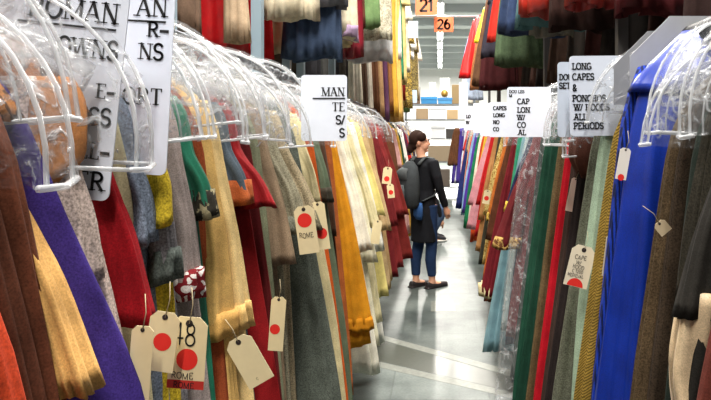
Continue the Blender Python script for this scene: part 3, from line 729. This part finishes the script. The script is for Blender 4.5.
sign(wx(489, d), d, wz(137, d), w, h, 'white card reading CAPES LONG NO CO, second from the DOUBLES card',
     mk([('CAPES', 4, 8), ('LONG', 4, 15), ('NO', 4, 22), ('CO', 4, 29)], 4.2, 0, d, .9), wt=.26, slab=True)
d = 4.2; w, h = px(22, d), px(33, d)
sign(wx(480, d), d, wz(136, d), w, h, 'blank white card between the CAPES LONG card and the aisle', wt=.3)
d = 4.9; w, h = px(18, d), px(30, d)
sign(wx(473, d), d, wz(133, d), w, h, 'white card on cape rack next beyond the blank white card', wt=.3)
d = 6.4; w, h = px(14, d), px(19, d)
sign(wx(465, d), d, wz(130, d), w, h, 'small white card furthest along the cape rack', mk([('LO', 1, 7), ('W', 1, 13)], 3.5, 0, d, .9), wt=.26, slab=True)
# grey card backs with a sloped shoulder
def sloped(px0, px1, py0, py1, cut, d, mat, label):
    x0, w, h, z0 = wx(px0, d), px(px1 - px0, d), px(py1 - py0, d), wz(py1, d); c = px(cut, d)
    o = empty('divider_card', (x0, d, z0)); tag(o, label, 'sign')
    out = [(0, 0), (w, 0), (w, h), (c, h), (0, h - c)]; n = 5; mb = MB()
    mb.add([(u, 0, z) for u, z in out] + [(u, .003, z) for u, z in out], [tuple(range(n)), tuple(range(n, 2 * n))[::-1]] + [(i, n + i, n + (i + 1) % n, (i + 1) % n) for i in range(n)])
    mb.obj('card', mat, o, smooth=False)
    r = MB(); r.tube([(.70 - x0 + .026 * math.cos(a), .001, RAIL_Z - z0 + .026 * math.sin(a)) for a in [2 * PI * i / 16 for i in range(16)]], .003, 6, closed=True); r.obj('hanging_ring', STEEL, o)
sloped(614, 664, 31, 105, 34, 1.80, plain('#7f8186', .6, noisy=.06), 'smaller grey divider card with sloped shoulder, behind the largest grey one')
sloped(630, 722, 16, 100, 40, 1.66, plain('#9a9ca0', .6, noisy=.06), 'largest grey divider card with sloped shoulder beside the black ribbed sleeve')
# hanging cards in the upper tiers
d = 8.5
sign(wx(408, d), d, wz(38, d), px(10, d), px(17, d), 'pale blue paper card hung among the high clothes over roman rack', mat=plain('#c3d4e2', .6))
d = 10.0
sign(wx(407, d), d, wz(103, d), px(10, d), px(13, d), 'pale blue paper card hung near the sunflower gown', mat=plain('#b4c8dc', .6))
d = 9.0
sign(wx(459, d), d, wz(110, d), px(9, d), px(28, d), 'tall pale card hung by the signal red gown', mat=plain('#c6d2e4', .6))
d = 10.9
sign(wx(463, d), d, wz(57, d), px(5, d), px(20, d), 'slim white and blue card across the signal red gown', mat=plain('#a9c0e6', .6), roll=math.radians(14))

# orange aisle number boards on a cross pole
ORANGE = plain('#c4683c', .6, noisy=.05)
d = 11.0
p = MB().tube([(-1.0, 0, 0), (0, 0, 0), (1.0, 0, 0)], .018, 8).obj('cross_pole', plain('#c9cccf', .4, .3), None, loc=(0, d + .02, wz(16, d)))
tag(p, 'thin pale pole spanning the aisle above the orange number boards', 'pole')
d = 10.95
for n, x0, y0, wpx, hpx, lab in (('21', 415.5, 15, 22, 20, 'orange board numbered 21 hanging over the aisle'), ('26', 434, 32, 19.5, 16, 'smaller orange board numbered 26 hanging below and past board 21')):
    w, h = px(wpx, d), px(hpx, d)
    s = sign(wx(x0, d), d, wz(y0, d), w, h, lab, [(n, w / 2, h * .2, h * .58, 'c', 1.05)], mat=ORANGE, ink=INKBROWN, wt=.2, name='aisle_number_board')
    mb = MB(); mb.tube([(w / 2, .003, h), (w / 2, .003, h + (.12 if n == '21' else .01))], .003, 6); mb.obj('cord', STEEL, s)
    d += .3

# ------------------------------------------------------------------ manila tags
def tagcard(cx, cy, d, wp, hp, label, roll=0, dot=None, lines=(), mat=MANILA, yaw=0, band=None, group=None, half=False):
    w, h = px(wp, d), px(hp, d)
    s = empty('paper_tag', (wx(cx, d), d, wz(cy, d)), (0, math.radians(roll), math.radians(yaw))); tag(s, label, 'tag', group)
    mb = MB(); c = min(w, h) * .22
    out = [(-w / 2, -h), (w / 2, -h), (w / 2, -c), (w / 2 - c, 0), (-w / 2 + c, 0), (-w / 2, -c)]
    n = 6
    mb.add([(u, 0, z) for u, z in out] + [(u, .0008, z) for u, z in out], [tuple(range(n)), tuple(range(n, 2 * n))[::-1]] + [(i, n + i, n + (i + 1) % n, (i + 1) % n) for i in range(n)])
    mb.obj('card', mat, s, smooth=False)
    e = MB(); ri = min(w, h) * .1
    e.add([(ri * math.cos(q), -.0006, -c * .8 + ri * math.sin(q)) for q in [2 * PI * i / 14 for i in range(14)]], [tuple(range(14))]); e.obj('eyelet', INKBROWN, s, smooth=False)
    st = MB(); st.tube([(0, -.0008, -c * .8), (.004, -.002, .02), (-.002, .004, .045)], .0007, 5); st.obj('string', plain('#a89a7c', .9), s)
    if dot:
        dm = MB(); u0, v0, rr = dot[0] * w, -dot[1] * h, dot[2] * w
        angs = [PI * i / 14 for i in range(15)] if half else [2 * PI * i / 24 for i in range(24)]
        dm.add([(u0 + rr * math.cos(q), -.0005, v0 + rr * math.sin(q)) for q in angs], [tuple(range(len(angs)))]); dm.obj('red_dot', REDDOT, s, smooth=False)
    if band:
        bm_ = MB(); bm_.add([(-w / 2, -.0005, -h), (w / 2, -.0005, -h), (w / 2, -.0005, -h * (1 - band)), (-w / 2, -.0005, -h * (1 - band))], [(0, 1, 2, 3)]); bm_.obj('red_band', plain('#b02a20', .8), s, smooth=False)
    if lines:
        for (tx, x, y, hh, cd, wt) in lines:
            tm = MB(); text(tm, tx, x * w, -y * h, hh * h, wt, False, cd, 'l', jitter=.12, y3=-.001); tm.obj('handwriting', INK, s, smooth=False)
    return s
tagcard(190, 317, .93, 37, 72, 'manila tag marked 48 and ROME under a whole red dot', roll=4, dot=(0, .59, .29), band=.12,
        lines=[('48', -.46, .42, .3, .8, .09), ('ROME', -.4, .86, .085, 1.1, .12), ('ROME', -.33, .985, .08, 1.1, .12)])
tagcard(166, 312, .90, 30, 60, 'manila tag with red dot peeping from behind tag 48', roll=8, dot=(.02, .5, .3))
tagcard(143, 326, .86, 22, 80, 'blank manila tag hanging beneath the crimson sleeve', roll=4)
tagcard(236, 338, 1.27, 28, 52, 'blank tilted manila tag below the straw linen tunic', roll=-30, lines=[('C', -.1, .9, .05, 1.2, .1)])
tagcard(279, 297, 1.55, 15, 54, 'slim manila tag with a red dot by the charcoal green coat', roll=4, dot=(-.12, .6, .34))
tagcard(303, 206, 1.9, 20, 48, 'manila tag with red dot and scrawled words by the taupe robe', roll=-8, dot=(-.02, .3, .36), lines=[('ROME', -.4, .66, .1, .9, .12), ('LOAN', -.4, .86, .1, .9, .12)][:1])
tagcard(317, 202, 2.1, 14, 48, 'narrow manila tag with red dot next to the mushroom tunic', roll=-8, dot=(.02, .66, .4))
tagcard(388, 167, 3.9, 9, 17, 'tiny manila tag on the pale lemon tunic', roll=6, dot=(0, .7, .3))
tagcard(378, 220, 3.45, 9, 24, 'small plain tag on the cream cotton tunic', roll=8)
tagcard(390, 184, 4.2, 7, 14, 'tiny tag with red dot by the sand wool robe', roll=-6, dot=(0, .6, .34))
tagcard(585, 246, 1.86, 24, 42, 'cream tag handwritten CAPE W/ hood with a half red dot', roll=14, dot=(-.02, .99, .34), half=True, mat=plain('#d8cdb4', .85, noisy=.08),
        lines=[('CAPE', -.3, .34, .1, .95, .13), ('W/', -.2, .46, .09, .95, .13), ('HOOD', -.3, .57, .09, .95, .13), ('C 1200', -.28, .67, .075, .95, .13), ('MEDIEVAL', -.43, .77, .07, .95, .14)])
tagcard(626, 148, 1.55, 11, 32, 'white tag with red foot beside the ochre herringbone cape', roll=10, dot=(0, .93, .3), mat=plain('#d9d4cc', .85))
tagcard(610, 236, 1.7, 8, 40, 'thin plain tag edge beside the ochre herringbone cape', roll=8, mat=plain('#cfc6b2', .85), yaw=20)
tagcard(576, 178, 2.2, 8, 34, 'pale pink tag above the bright red cape', roll=12, mat=plain('#d8b8a8', .85))
tagcard(658, 222, 1.25, 13, 14, 'small beige tag corner by the umber ribbed cape', roll=-40, mat=plain('#b8a688', .85))
tagcard(488, 190, 4.5, 7, 14, 'small tag with red dot on the russet orange coat', roll=10, dot=(0, .6, .34))

# ------------------------------------------------------------------ people
def remesh(o, vox, smooth=6, sub=False):
    m = o.modifiers.new('join', 'REMESH'); m.mode = 'VOXEL'; m.voxel_size = vox; m.use_smooth_shade = True
    s = o.modifiers.new('soften', 'SMOOTH'); s.factor = .5; s.iterations = smooth
SKIN = plain('#c79478', .55, name='skin'); HAIR = fabric('#2a1a14', 'wool')
def finger_chain(mb, base, dirv, curl, L, r):
    p = Vector(base); dv = Vector(dirv).normalized(); pts = [p.copy()]; rs = [r]
    for i in range(3):
        p = p + dv * L / 3; pts.append(p.copy()); rs.append(r * (1 - .12 * (i + 1)))
        dv = (dv + Vector(curl) * .35).normalized()
    mb.tube(pts, rs, 7)
def hand(mb, wrist, down, side, palm):
    """side: towards the thumb, palm: the way the palm faces."""
    w = Vector(wrist); dn, sd, pm = Vector(down).normalized(), Vector(side).normalized(), Vector(palm).normalized()
    mb.tube([w - dn * .02, w + dn * .03, w + dn * .075, w + dn * .09], [.022, .032, .036, .03], 10)
    for i, (o, L) in enumerate(((.027, .066), (.009, .074), (-.009, .07), (-.026, .054))):
        finger_chain(mb, w + dn * .085 + sd * o, dn + sd * o * 3, pm * .8, L, .0085)
    finger_chain(mb, w + dn * .03 + sd * .028, dn * .75 + sd * .7, pm * .4 - sd * .3, .058, .0095)

def woman():
    root = empty('person', (wx(424, 6.46), 6.46, 0), (0, 0, math.radians(-50)))   # local +y is the way she faces, +x her right
    tag(root, 'woman in black top and jeans wearing a dark backpack, standing in the aisle', 'person')
    HX, HY = -.03, -.035                       # head offset
    hrot = Matrix.Rotation(math.radians(-34), 3, 'Z')      # head turned further to her right
    def hp(x, y, z): v = hrot @ Vector((x, y, 0)); return Vector((HX + v.x, HY + v.y, 1.565 + z))
    b = MB()
    b.tube([(0, 0, .86), (0, 0, .95), (0, 0, 1.05), (0, 0, 1.2), (0, -.005, 1.32), (0, -.01, 1.38), (0, -.01, 1.41)], [(.15, .11), (.155, .11), (.125, .095), (.14, .1), (.15, .09), (.1, .07), (.05, .05)], 18)
    b.tube([(0, -.02, 1.36), (HX * .5, -.03, 1.42), (HX, HY, 1.5)], [.056, .05, .052], 12)
    b.ball(hp(0, -.008, .02), .073, .093, .1, 20, 14); b.ball(hp(0, .035, -.045), .056, .056, .066, 14, 10)
    b.tube([hp(0, .085, .012), hp(0, .104, -.012), hp(0, .108, -.026), hp(0, .09, -.034)], [.007, .01, .013, .008], 8)    # nose
    b.ball(hp(0, .083, -.058), .022, .013, .007, 10, 6); b.ball(hp(0, .082, -.068), .02, .013, .007, 10, 6); b.ball(hp(0, .07, -.095), .024, .022, .018, 10, 8)
    for s in (-1, 1):
        b.ball(hp(s * .074, -.012, -.012), .012, .02, .032, 8, 8)
        b.ball(hp(s * .03, .082, .022), .02, .01, .006, 8, 6)
        hx = .085 * s; ty = .05 if s > 0 else -.05
        b.tube([(hx, 0, .9), (hx * 1.0, .01, .7), (hx * .95, ty * .5 + .015, .47), (hx * .9, ty * .8 - .01, .3), (hx * .9, ty, .1), (hx * .9, ty, .06)], [.085, .078, .054, .052, .036, .04], 14)
        b.tube([(hx * .9, ty - .05, .035), (hx * .9, ty + .05, .04), (hx * .9, ty + .16, .025), (hx * .9, ty + .19, .022)], [(.034, .03), (.04, .03), (.042, .018), (.03, .014)], 12)
    # arms: her right arm hangs slightly forward with the forearm raised a little, her left hangs
    sh = {1: [(.165, -.01, 1.345), (.215, .0, 1.2), (.225, .03, 1.08), (.215, .1, .93), (.21, .125, .87)], -1: [(-.165, -.01, 1.345), (-.215, -.01, 1.2), (-.22, .01, 1.08), (-.2, .07, .9), (-.195, .085, .84)]}
    for s in (1, -1):
        b.tube(sh[s], [.05, .043, .037, .029, .024], 12)
        P = Vector(sh[s][-1]); D = (P - Vector(sh[s][-2])).normalized()
        hand(b, P, D, (0, 1, .2), (-s, 0, 0))
    o = b.obj('body', SKIN, root); remesh(o, .0075, 3)
    # clothes
    c = MB(); BLK = fabric('#17181c', 'wool')
    c.tube([(0, 0, .5), (0, 0, .62), (0, 0, .84), (0, 0, .92), (0, 0, 1.05), (0, -.002, 1.2), (0, -.006, 1.32), (0, -.012, 1.385), (0, -.015, 1.41)], [(.17, .14), (.172, .14), (.178, .138), (.172, .13), (.148, .118), (.16, .12), (.165, .105), (.115, .085), (.062, .062)], 20)
    for s in (1, -1):
        c.tube([Vector((.13 * s, -.01, 1.34))] + [Vector(p) for p in sh[s]][0:4] + [Vector(sh[s][3]).lerp(Vector(sh[s][4]), .8)], [.062, .064, .056, .048, .04, .038], 14)
    remesh(c.obj('top', BLK, root), .011, 4)
    j = MB(); JEAN = fabric('#1f3150', 'linen')
    j.tube([(0, 0, .82), (0, 0, .9), (0, 0, .97)], [(.165, .125), (.16, .122), (.14, .11)], 18)
    for s in (-1, 1):
        hx = .085 * s; ty = .05 if s > 0 else -.05
        j.tube([(hx, -.005, .9), (hx, -.004, .8), (hx, .01, .66), (hx * .95, ty * .5 + .015, .47), (hx * .9, ty * .8 - .012, .3), (hx * .9, ty, .13)], [.098, .096, .085, .064, .06, .047], 14)
    remesh(j.obj('jeans', JEAN, root), .011, 3)
    for s in (-1, 1):
        hx = .0765 * s; ty = .05 if s > 0 else -.05
        sm = MB(); sm.tube([(hx, ty - .075, .04), (hx, ty - .03, .035), (hx, ty + .06, .03), (hx, ty + .15, .026), (hx, ty + .205, .022)], [(.03, .034), (.042, .035), (.046, .03), (.047, .026), (.025, .018)], 14)
        sm.box(hx - .042, hx + .042, ty - .09, ty + .2, .0, .012)
        remesh(sm.obj('shoe', plain('#20191a', .5), root), .007, 3)
    # hair gathered low at the nape
    h = MB(); h.ball(hp(0, -.028, .034), .083, .098, .098, 20, 14); h.ball(hp(0, -.1, -.075), .042, .04, .05, 14, 10); h.ball(hp(0, -.07, -.03), .068, .05, .06, 12, 8)
    for s in (-1, 1): h.ball(hp(s * .06, .02, .055), .03, .06, .05, 12, 8)
    remesh(h.obj('hair', HAIR, root), .009, 3)
    gl = MB()
    for s in (-1, 1):
        gl.tube([hp(s * .032 + .022 * math.cos(a), .098, .014 + .017 * math.sin(a)) for a in [2 * PI * i / 14 for i in range(14)]], .0022, 5, closed=True)
        gl.tube([hp(s * .054, .098, .018), hp(s * .078, .0, .016)], .002, 5)
    gl.tube([hp(-.01, .1, .016), hp(.01, .1, .016)], .002, 5); gl.obj('glasses', INK, root)
    hb = MB(); hb.tube([(.1, -.15, .76), (.1, -.16, .8), (.1, -.155, .88), (.1, -.15, .93)], [(.07, .02), (.085, .04), (.085, .035), (.07, .015)], 14); hb.obj('denim_pouch', fabric('#2a4a78', 'linen'), root)
    # backpack
    bp = empty('backpack', (wx(424, 6.46), 6.46, 0), (0, 0, math.radians(-50)))
    tag(bp, 'dark grey backpack with webbing straps, worn by the woman in black', 'backpack')
    k = MB(); GREY = fabric('#34383a', 'wool'); GREY2 = fabric('#45494a', 'wool')
    k.tube([(0, -.2, .88), (0, -.205, .92), (0, -.21, 1.05), (0, -.205, 1.2), (0, -.19, 1.31), (0, -.18, 1.36)], [(.14, .06), (.175, .1), (.18, .11), (.17, .1), (.14, .07), (.06, .03)], 18)
    k.obj('main_bag', GREY, bp)
    k = MB(); k.tube([(0, -.315, .92), (0, -.32, .96), (0, -.325, 1.06), (0, -.315, 1.12)], [(.09, .02), (.115, .038), (.115, .038), (.09, .015)], 16); k.obj('front_pocket', GREY2, bp)
    k = MB(); k.tube([(0, -.27, 1.16), (0, -.305, 1.19), (0, -.295, 1.26), (0, -.25, 1.3)], [(.09, .01), (.11, .02), (.1, .02), (.07, .01)], 14); k.obj('top_flap', GREY2, bp)
    for s in (-1, 1):
        k = MB(); k.tube([(s * .08, -.14, 1.33), (s * .09, -.06, 1.405), (s * .1, .05, 1.39), (s * .12, .115, 1.28), (s * .14, .1, 1.12), (s * .17, 0, 1.0), (s * .14, -.13, .95)], [(.026, .008)] * 7, 8); k.obj('shoulder_strap', GREY2, bp)
    k = MB(); k.tube([(-.03, -.17, 1.35), (-.02, -.17, 1.395), (.02, -.17, 1.395), (.03, -.17, 1.35)], .006, 6); k.obj('grab_handle', GREY2, bp)
woman()

def bender():
    D = 9.35
    root = empty('person', (wx(433, D), D, 0), (0, 0, math.radians(-82)))    # local +y (the way they face) points across the aisle
    tag(root, 'person in dark clothes and white-soled sneakers, crouching mostly hidden behind the woman', 'person')
    b = MB()
    tor = [Vector((0, -.22, .33)), Vector((0, -.2, .48)), Vector((0, -.13, .68)), Vector((0, -.08, .8)), Vector((0, -.05, .85))]
    b.tube(tor, [(.15, .12), (.14, .11), (.15, .1), (.1, .07), (.05, .05)], 16)
    b.tube([tor[-2], (0, -.04, .9), (0, -.02, .95)], [.055, .05, .05], 10); b.ball((0, -.01, 1.01), .073, .09, .1, 16, 12); b.ball((0, .025, .96), .055, .055, .06, 12, 8)
    b.ball((0, .093, .995), .012, .018, .016, 8, 6)
    leg = lambda q: [(q * .09, -.2, .34), (q * .14, .16, .5), (q * .1, -.04, .1)]
    arms = {q: [(q * .17, -.1, .78), (q * .21, .0, .64), (q * .19, .06, .5), (q * .15, .1, .38), (q * .14, .11, .34)] for q in (1, -1)}
    for q in (1, -1):
        b.tube(arms[q], [.05, .043, .037, .029, .024], 10)
        P = Vector(arms[q][-1]); hand(b, P, P - Vector(arms[q][-2]), (0, .3, 1), (-q, 0, 0))
        l = leg(q); b.tube([l[0], Vector(l[0]).lerp(Vector(l[1]), .5), l[1]], [.085, .075, .055], 12); b.tube([l[1], Vector(l[1]).lerp(Vector(l[2]), .5), l[2], (q * .1, -.04, .06)], [.056, .05, .036, .036], 12)
        b.tube([(q * .1, -.09, .05), (q * .1, .04, .05), (q * .1, .15, .04)], [.034, .04, .03], 10)
    remesh(b.obj('body', SKIN, root), .01, 3)
    c = MB(); c.tube([tor[0] - Vector((0, .02, .03))] + tor[1:4], [(.18, .14), (.165, .13), (.168, .118), (.11, .085)], 16)
    for q in (1, -1): c.tube(arms[q][:4], [.066, .056, .048, .04], 12)
    remesh(c.obj('jacket', fabric('#1c1c20', 'wool'), root), .014, 3)
    j = MB(); j.tube([(0, -.27, .3), (0, -.2, .42)], [(.165, .14), (.16, .13)], 14)
    for q in (1, -1):
        l = leg(q); j.tube([l[0], Vector(l[0]).lerp(Vector(l[1]), .5), l[1]], [.1, .09, .068], 12); j.tube([l[1], Vector(l[1]).lerp(Vector(l[2]), .5), l[2]], [.068, .062, .05], 12)
    remesh(j.obj('jeans', fabric('#3c4c66', 'linen'), root), .014, 3)
    h = MB(); h.ball((0, -.03, 1.04), .082, .095, .09, 14, 10); h.obj('hair', HAIR, root)
    for q in (1, -1):
        m = MB(); m.tube([(q * .1, -.12, .06), (q * .1, -.05, .085), (q * .1, .07, .065), (q * .1, .16, .045), (q * .1, .19, .04)], [(.03, .035), (.045, .05), (.046, .035), (.045, .028), (.02, .014)], 12)
        sh = m.obj('shoe', plain('#26252a', .6), root)
        m = MB(); m.tube([(q * .1, -.14, .016), (q * .1, -.07, .016), (q * .1, .13, .016), (q * .1, .205, .018)], [(.03, .015), (.048, .016), (.05, .016), (.03, .012)], 12); m.obj('sole', plain('#dedad4', .6), sh)
bender()

# ------------------------------------------------------------------ end of the aisle
D = 15.6
sh = empty('shelving_unit', (0, D, 0)); tag(sh, 'grey metal shelving unit closing the end of the aisle', 'shelf')
for x in (-.9, .9):
    for y in (0, .5): MB().box(x - .02, x + .02, y - .02, y + .02, 0, 2.9).obj('upright', STEEL, sh, smooth=False)
for z in (.3, .95, 1.55, 2.05, 2.45): MB().box(-.92, .92, -.02, .52, z - .03, z).obj('shelf_board', plain('#74777a', .5), sh, smooth=False)
def boxy(name, px0, px1, pyb, ztop, d, dep, z0, mat, label, cat, lidm=None):
    x0, x1 = wx(px0, d), wx(px1, d); z1 = ztop
    mb = MB(); mb.box(x0, x1, d, d + dep, z0, z1); o = mb.obj(name, mat, None, smooth=False)
    bv = o.modifiers.new('edge', 'BEVEL'); bv.width = .012; bv.segments = 2
    tag(o, label, cat)
    if lidm:
        l = MB(); l.box(x0 - .01, x1 + .01, d - .012, d + dep + .01, z1 - .05, z1 + .012); l.obj('lid', lidm, o, smooth=False)
    return o
d = D
WHITE = plain('#d9dadb', .6, noisy=.05)
boxy('storage_box', 421, 437, 0, 2.62, d, .4, 2.45, plain('#2a7ab0', .5), 'blue plastic storage box on the top shelf at aisle end', 'box', plain('#2f88c4', .5))
boxy('storage_box', 438, 452, 0, 2.6, d, .4, 2.45, plain('#4a90c0', .5), 'lighter blue storage box beside the first blue box', 'box', plain('#3a80b8', .5))
boxy('cardboard_box', 429, 446, 0, 2.36, d, .4, 2.05, WHITE, 'white carton under the blue boxes at aisle end', 'box', plain('#c8cacc', .6))
boxy('cardboard_box', 447, 458, 0, 2.3, d, .4, 2.05, plain('#b49a74', .8), 'brown carton beside the white carton', 'box')
boxy('cardboard_box', 416, 428, 0, 2.33, d, .4, 2.05, plain('#9a8468', .8), 'dull brown carton left of the white carton on end shelf', 'box')
boxy('cardboard_box', 431, 445, 0, 1.86, d, .4, 1.55, plain('#d2d3d4', .6), 'white carton on the shelf level with the woman\'s face', 'box', plain('#b8babc', .6))
boxy('cardboard_box', 446, 456, 0, 1.8, d, .4, 1.55, plain('#3a3634', .7), 'black carton beside the face-level white carton', 'box')
boxy('cardboard_box', 428, 452, 0, 1.36, d, .4, .95, plain('#8a7a64', .8), 'wide brown carton on the second lowest end shelf', 'box')
boxy('cardboard_box', 426, 450, 0, .74, d, .4, .3, plain('#5a5048', .8), 'dark carton on the lowest end shelf', 'box')

def disc(x, z, r, mat, label, name, cat):
    mb = MB(); mb.tube([(0, 0, 0), (0, .02, 0), (0, .03, 0)], [r, r, r * .7], 20); o = mb.obj(name, mat, None, loc=(wx(x, D), D - .02, z)); tag(o, label, cat)
boxy('picture_frame', 440, 450, 0, 3.12, D - .0, .03, 2.62, plain('#e2e2e0', .6), 'white framed sheet standing on the blue box at aisle end', 'picture')
boxy('picture_frame', 429, 436, 0, 3.0, D, .03, 2.64, plain('#cfcfcc', .6), 'small pale framed sheet on the first blue box', 'picture')
boxy('cardboard_box', 452, 460, 0, 2.95, D, .3, 2.45, plain('#8a7450', .8), 'upright brown carton beside the lighter blue box', 'box')
boxy('cardboard_box', 412, 420, 0, 2.9, D, .3, 2.45, plain('#6a5440', .8), 'upright dark brown carton on the end shelf top', 'box')
disc(444.5, 2.72, .09, plain('#b08a40', .4, .5), 'round gold plate leaning before the white framed sheet', 'plate', 'plate')
for px_, h_, m_, sn in ((452, '#3a2a80', S, 'deep violet gown'), (456.5, '#c8ccd4', S, 'pale ice gown'), (460, '#2a3c6a', W, 'ink blue coat'), (447, '#5a3a26', W, 'walnut brown coat')):
    g = garment('R', 14.2, 'gown' if 'gown' in sn else 'coat', f(h_, m_), sn, sn + ' hanging at the very end of the aisle', hem=.5 if px_ != 447 else .9, far=True, rail=wx(px_, 14.2) + .24, cover=False, hanger=False, u0=.1, sleeves=False)
# ------------------------------------------------------------------ the hall
def concrete():
    m, nt, b = newmat('polished_concrete'); N, L = nt.nodes.new, nt.links.new
    tc = N('ShaderNodeTexCoord')
    n1 = N('ShaderNodeTexNoise'); n1.inputs['Scale'].default_value = 1.6; n1.inputs['Detail'].default_value = 6; n1.inputs['Roughness'].default_value = .65
    n2 = N('ShaderNodeTexNoise'); n2.inputs['Scale'].default_value = 60; n2.inputs['Detail'].default_value = 3
    br = N('ShaderNodeTexBrick'); br.inputs['Scale'].default_value = 1; br.inputs['Brick Width'].default_value = .62; br.inputs['Row Height'].default_value = .62; br.inputs['Mortar Size'].default_value = .006
    br.inputs['Color1'].default_value = (.62, .62, .62, 1); br.inputs['Color2'].default_value = (1.05, 1.05, 1.05, 1); br.inputs['Mortar'].default_value = (.6, .6, .6, 1)
    for n in (n1, n2, br): L(tc.outputs['Object'], n.inputs['Vector'])
    cr = N('ShaderNodeValToRGB'); cr.color_ramp.elements[0].position = .3; cr.color_ramp.elements[0].color = lin('#2f3837'); cr.color_ramp.elements[1].position = .7; cr.color_ramp.elements[1].color = lin('#6e7672')
    L(n1.outputs['Fac'], cr.inputs['Fac'])
    mm = N('ShaderNodeMix'); mm.data_type = 'RGBA'; mm.blend_type = 'MULTIPLY'; mm.inputs[0].default_value = .8
    L(cr.outputs[0], mm.inputs[6]); L(br.outputs['Color'], mm.inputs[7])
    m2 = N('ShaderNodeMix'); m2.data_type = 'RGBA'; m2.blend_type = 'OVERLAY'; m2.inputs[0].default_value = .35
    L(mm.outputs[2], m2.inputs[6]); L(n2.outputs['Fac'], m2.inputs[7]); L(m2.outputs[2], b.inputs['Base Color'])
    b.inputs['Roughness'].default_value = .5; b.inputs['Specular IOR Level'].default_value = .3
    return m
structure(MB().box(-7, 7, -3, 40, -.1, 0).obj('floor', concrete(), smooth=False))
# painted lines across the aisle
def floor_strip(p, label, mat, z):
    mb = MB(); vs = [(wx(x, F * EYE / (y - VY)), F * EYE / (y - VY)) for x, y in p]
    n = len(vs)
    mb.add([(x, y, z) for x, y in vs] + [(x, y, .0002) for x, y in vs], [tuple(range(n)), tuple(range(n, 2 * n))[::-1]] + [(i, n + i, n + (i + 1) % n, (i + 1) % n) for i in range(n)])
    o = mb.obj('floor_line', mat, smooth=False); tag(o, label, 'floor marking'); return o
TAPE = plain('#6a6d66', .5, noisy=.45, name='worn_floor_paint')
floor_strip([(330, 321), (330, 325.5), (520, 379), (520, 373)], 'worn pale painted line slanting across the aisle floor, farther one', TAPE, .0012)
floor_strip([(330, 350.5), (330, 356), (520, 400), (520, 394)], 'worn pale painted line slanting across the aisle floor, nearer one', TAPE, .0012)
floor_strip([(431, 301), (431, 311.5), (456, 311.5), (453, 301)], 'short pale worn patch of paint on the floor', TAPE, .0012)
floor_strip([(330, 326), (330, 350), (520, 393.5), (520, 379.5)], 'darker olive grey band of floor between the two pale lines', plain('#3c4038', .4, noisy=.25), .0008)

CEIL = 6.0
structure(MB().box(-7, 7, -3, 40, CEIL, CEIL + .1).obj('ceiling', plain('#e6e8e8', .8), smooth=False))
structure(MB().box(-7, 7, 40, 40.1, 0, CEIL).obj('wall_back', plain('#d6d7d6', .8), smooth=False))
structure(MB().box(-7.1, -7, -3, 40, 0, CEIL).obj('wall_left', plain('#b8b6b0', .8), smooth=False))
structure(MB().box(7, 7.1, -3, 40, 0, CEIL).obj('wall_right', plain('#b8b6b0', .8), smooth=False))
BEAM = plain('#aeb3b5', .6)
y = 8.0; i = 1
while y < 39:
    structure(MB().box(-6.9, 6.9, y - .1, y + .1, CEIL - .28, CEIL).obj('trim_%d' % i, BEAM, smooth=False)); y += 2.4; i += 1
TUBE, nt, b = newmat('fluorescent_tube')
b.inputs['Emission Color'].default_value = (1, .98, .94, 1); b.inputs['Emission Strength'].default_value = 9; b.inputs['Base Color'].default_value = (.9, .9, .9, 1)
HOUS = plain('#dfe1e2', .5)
def fixture(x, y, power, lab, length=2.0):
    r = empty('ceiling_light', (x, y, CEIL - .34)); tag(r, lab, 'light', 'long fluorescent ceiling lights')
    MB().box(-.14, .14, -length / 2, length / 2, .02, .09).obj('housing', HOUS, r, smooth=False)
    for s in (-1, 1): MB().tube([(s * .07, -length / 2 + .05, 0), (s * .07, length / 2 - .05, 0)], .019, 8).obj('tube', TUBE, r)
    for s in (-1, 1): MB().tube([(0, s * length * .35, .09), (0, s * length * .35, .34)], .006, 6).obj('rod', STEEL, r)
    L = bpy.data.lights.new('fluorescent_glow', 'AREA'); L.shape = 'RECTANGLE'; L.size = .26; L.size_y = length; L.energy = power; L.color = (1, .955, .88)
    o = bpy.data.objects.new('fluorescent_glow', L); COL.objects.link(o); o.location = (x, y, CEIL - .375)
LABF = 'long white fluorescent fixture in the line hung over the aisle'
for k in range(15): fixture(0, -1.5 + k * 2.6, 330 if k < 5 else 260 if k < 8 else 1000, LABF)
for sx in (-1,):
    for k in range(3): fixture(sx * 2.9, 0.5 + k * 4.5, 120, 'long white fluorescent fixture hung over the neighbouring aisle')

# ------------------------------------------------------------------ world, camera, output
w = bpy.data.worlds.new('hall_air'); sc.world = w; w.use_nodes = True
w.node_tree.nodes['Background'].inputs[0].default_value = (1, .98, .95, 1); w.node_tree.nodes['Background'].inputs[1].default_value = .12
cam = bpy.data.cameras.new('camera'); co = bpy.data.objects.new('camera', cam); COL.objects.link(co)
co.location = (0, 0, EYE); co.rotation_euler = (PI / 2, 0, 0)
cam.sensor_fit = 'HORIZONTAL'; cam.sensor_width = 36; cam.lens = F / 711 * 36
cam.shift_x = -(VX - 355.5) / 711; cam.shift_y = -(200 - VY) / 711
cam.clip_start = .02
sc.camera = co
sc.view_settings.view_transform = 'Standard'; sc.view_settings.look = 'None'; sc.view_settings.gamma = 1; sc.view_settings.use_curve_mapping = False
sc.view_settings.exposure = -0.1
sc.cycles.transparent_max_bounces = 32
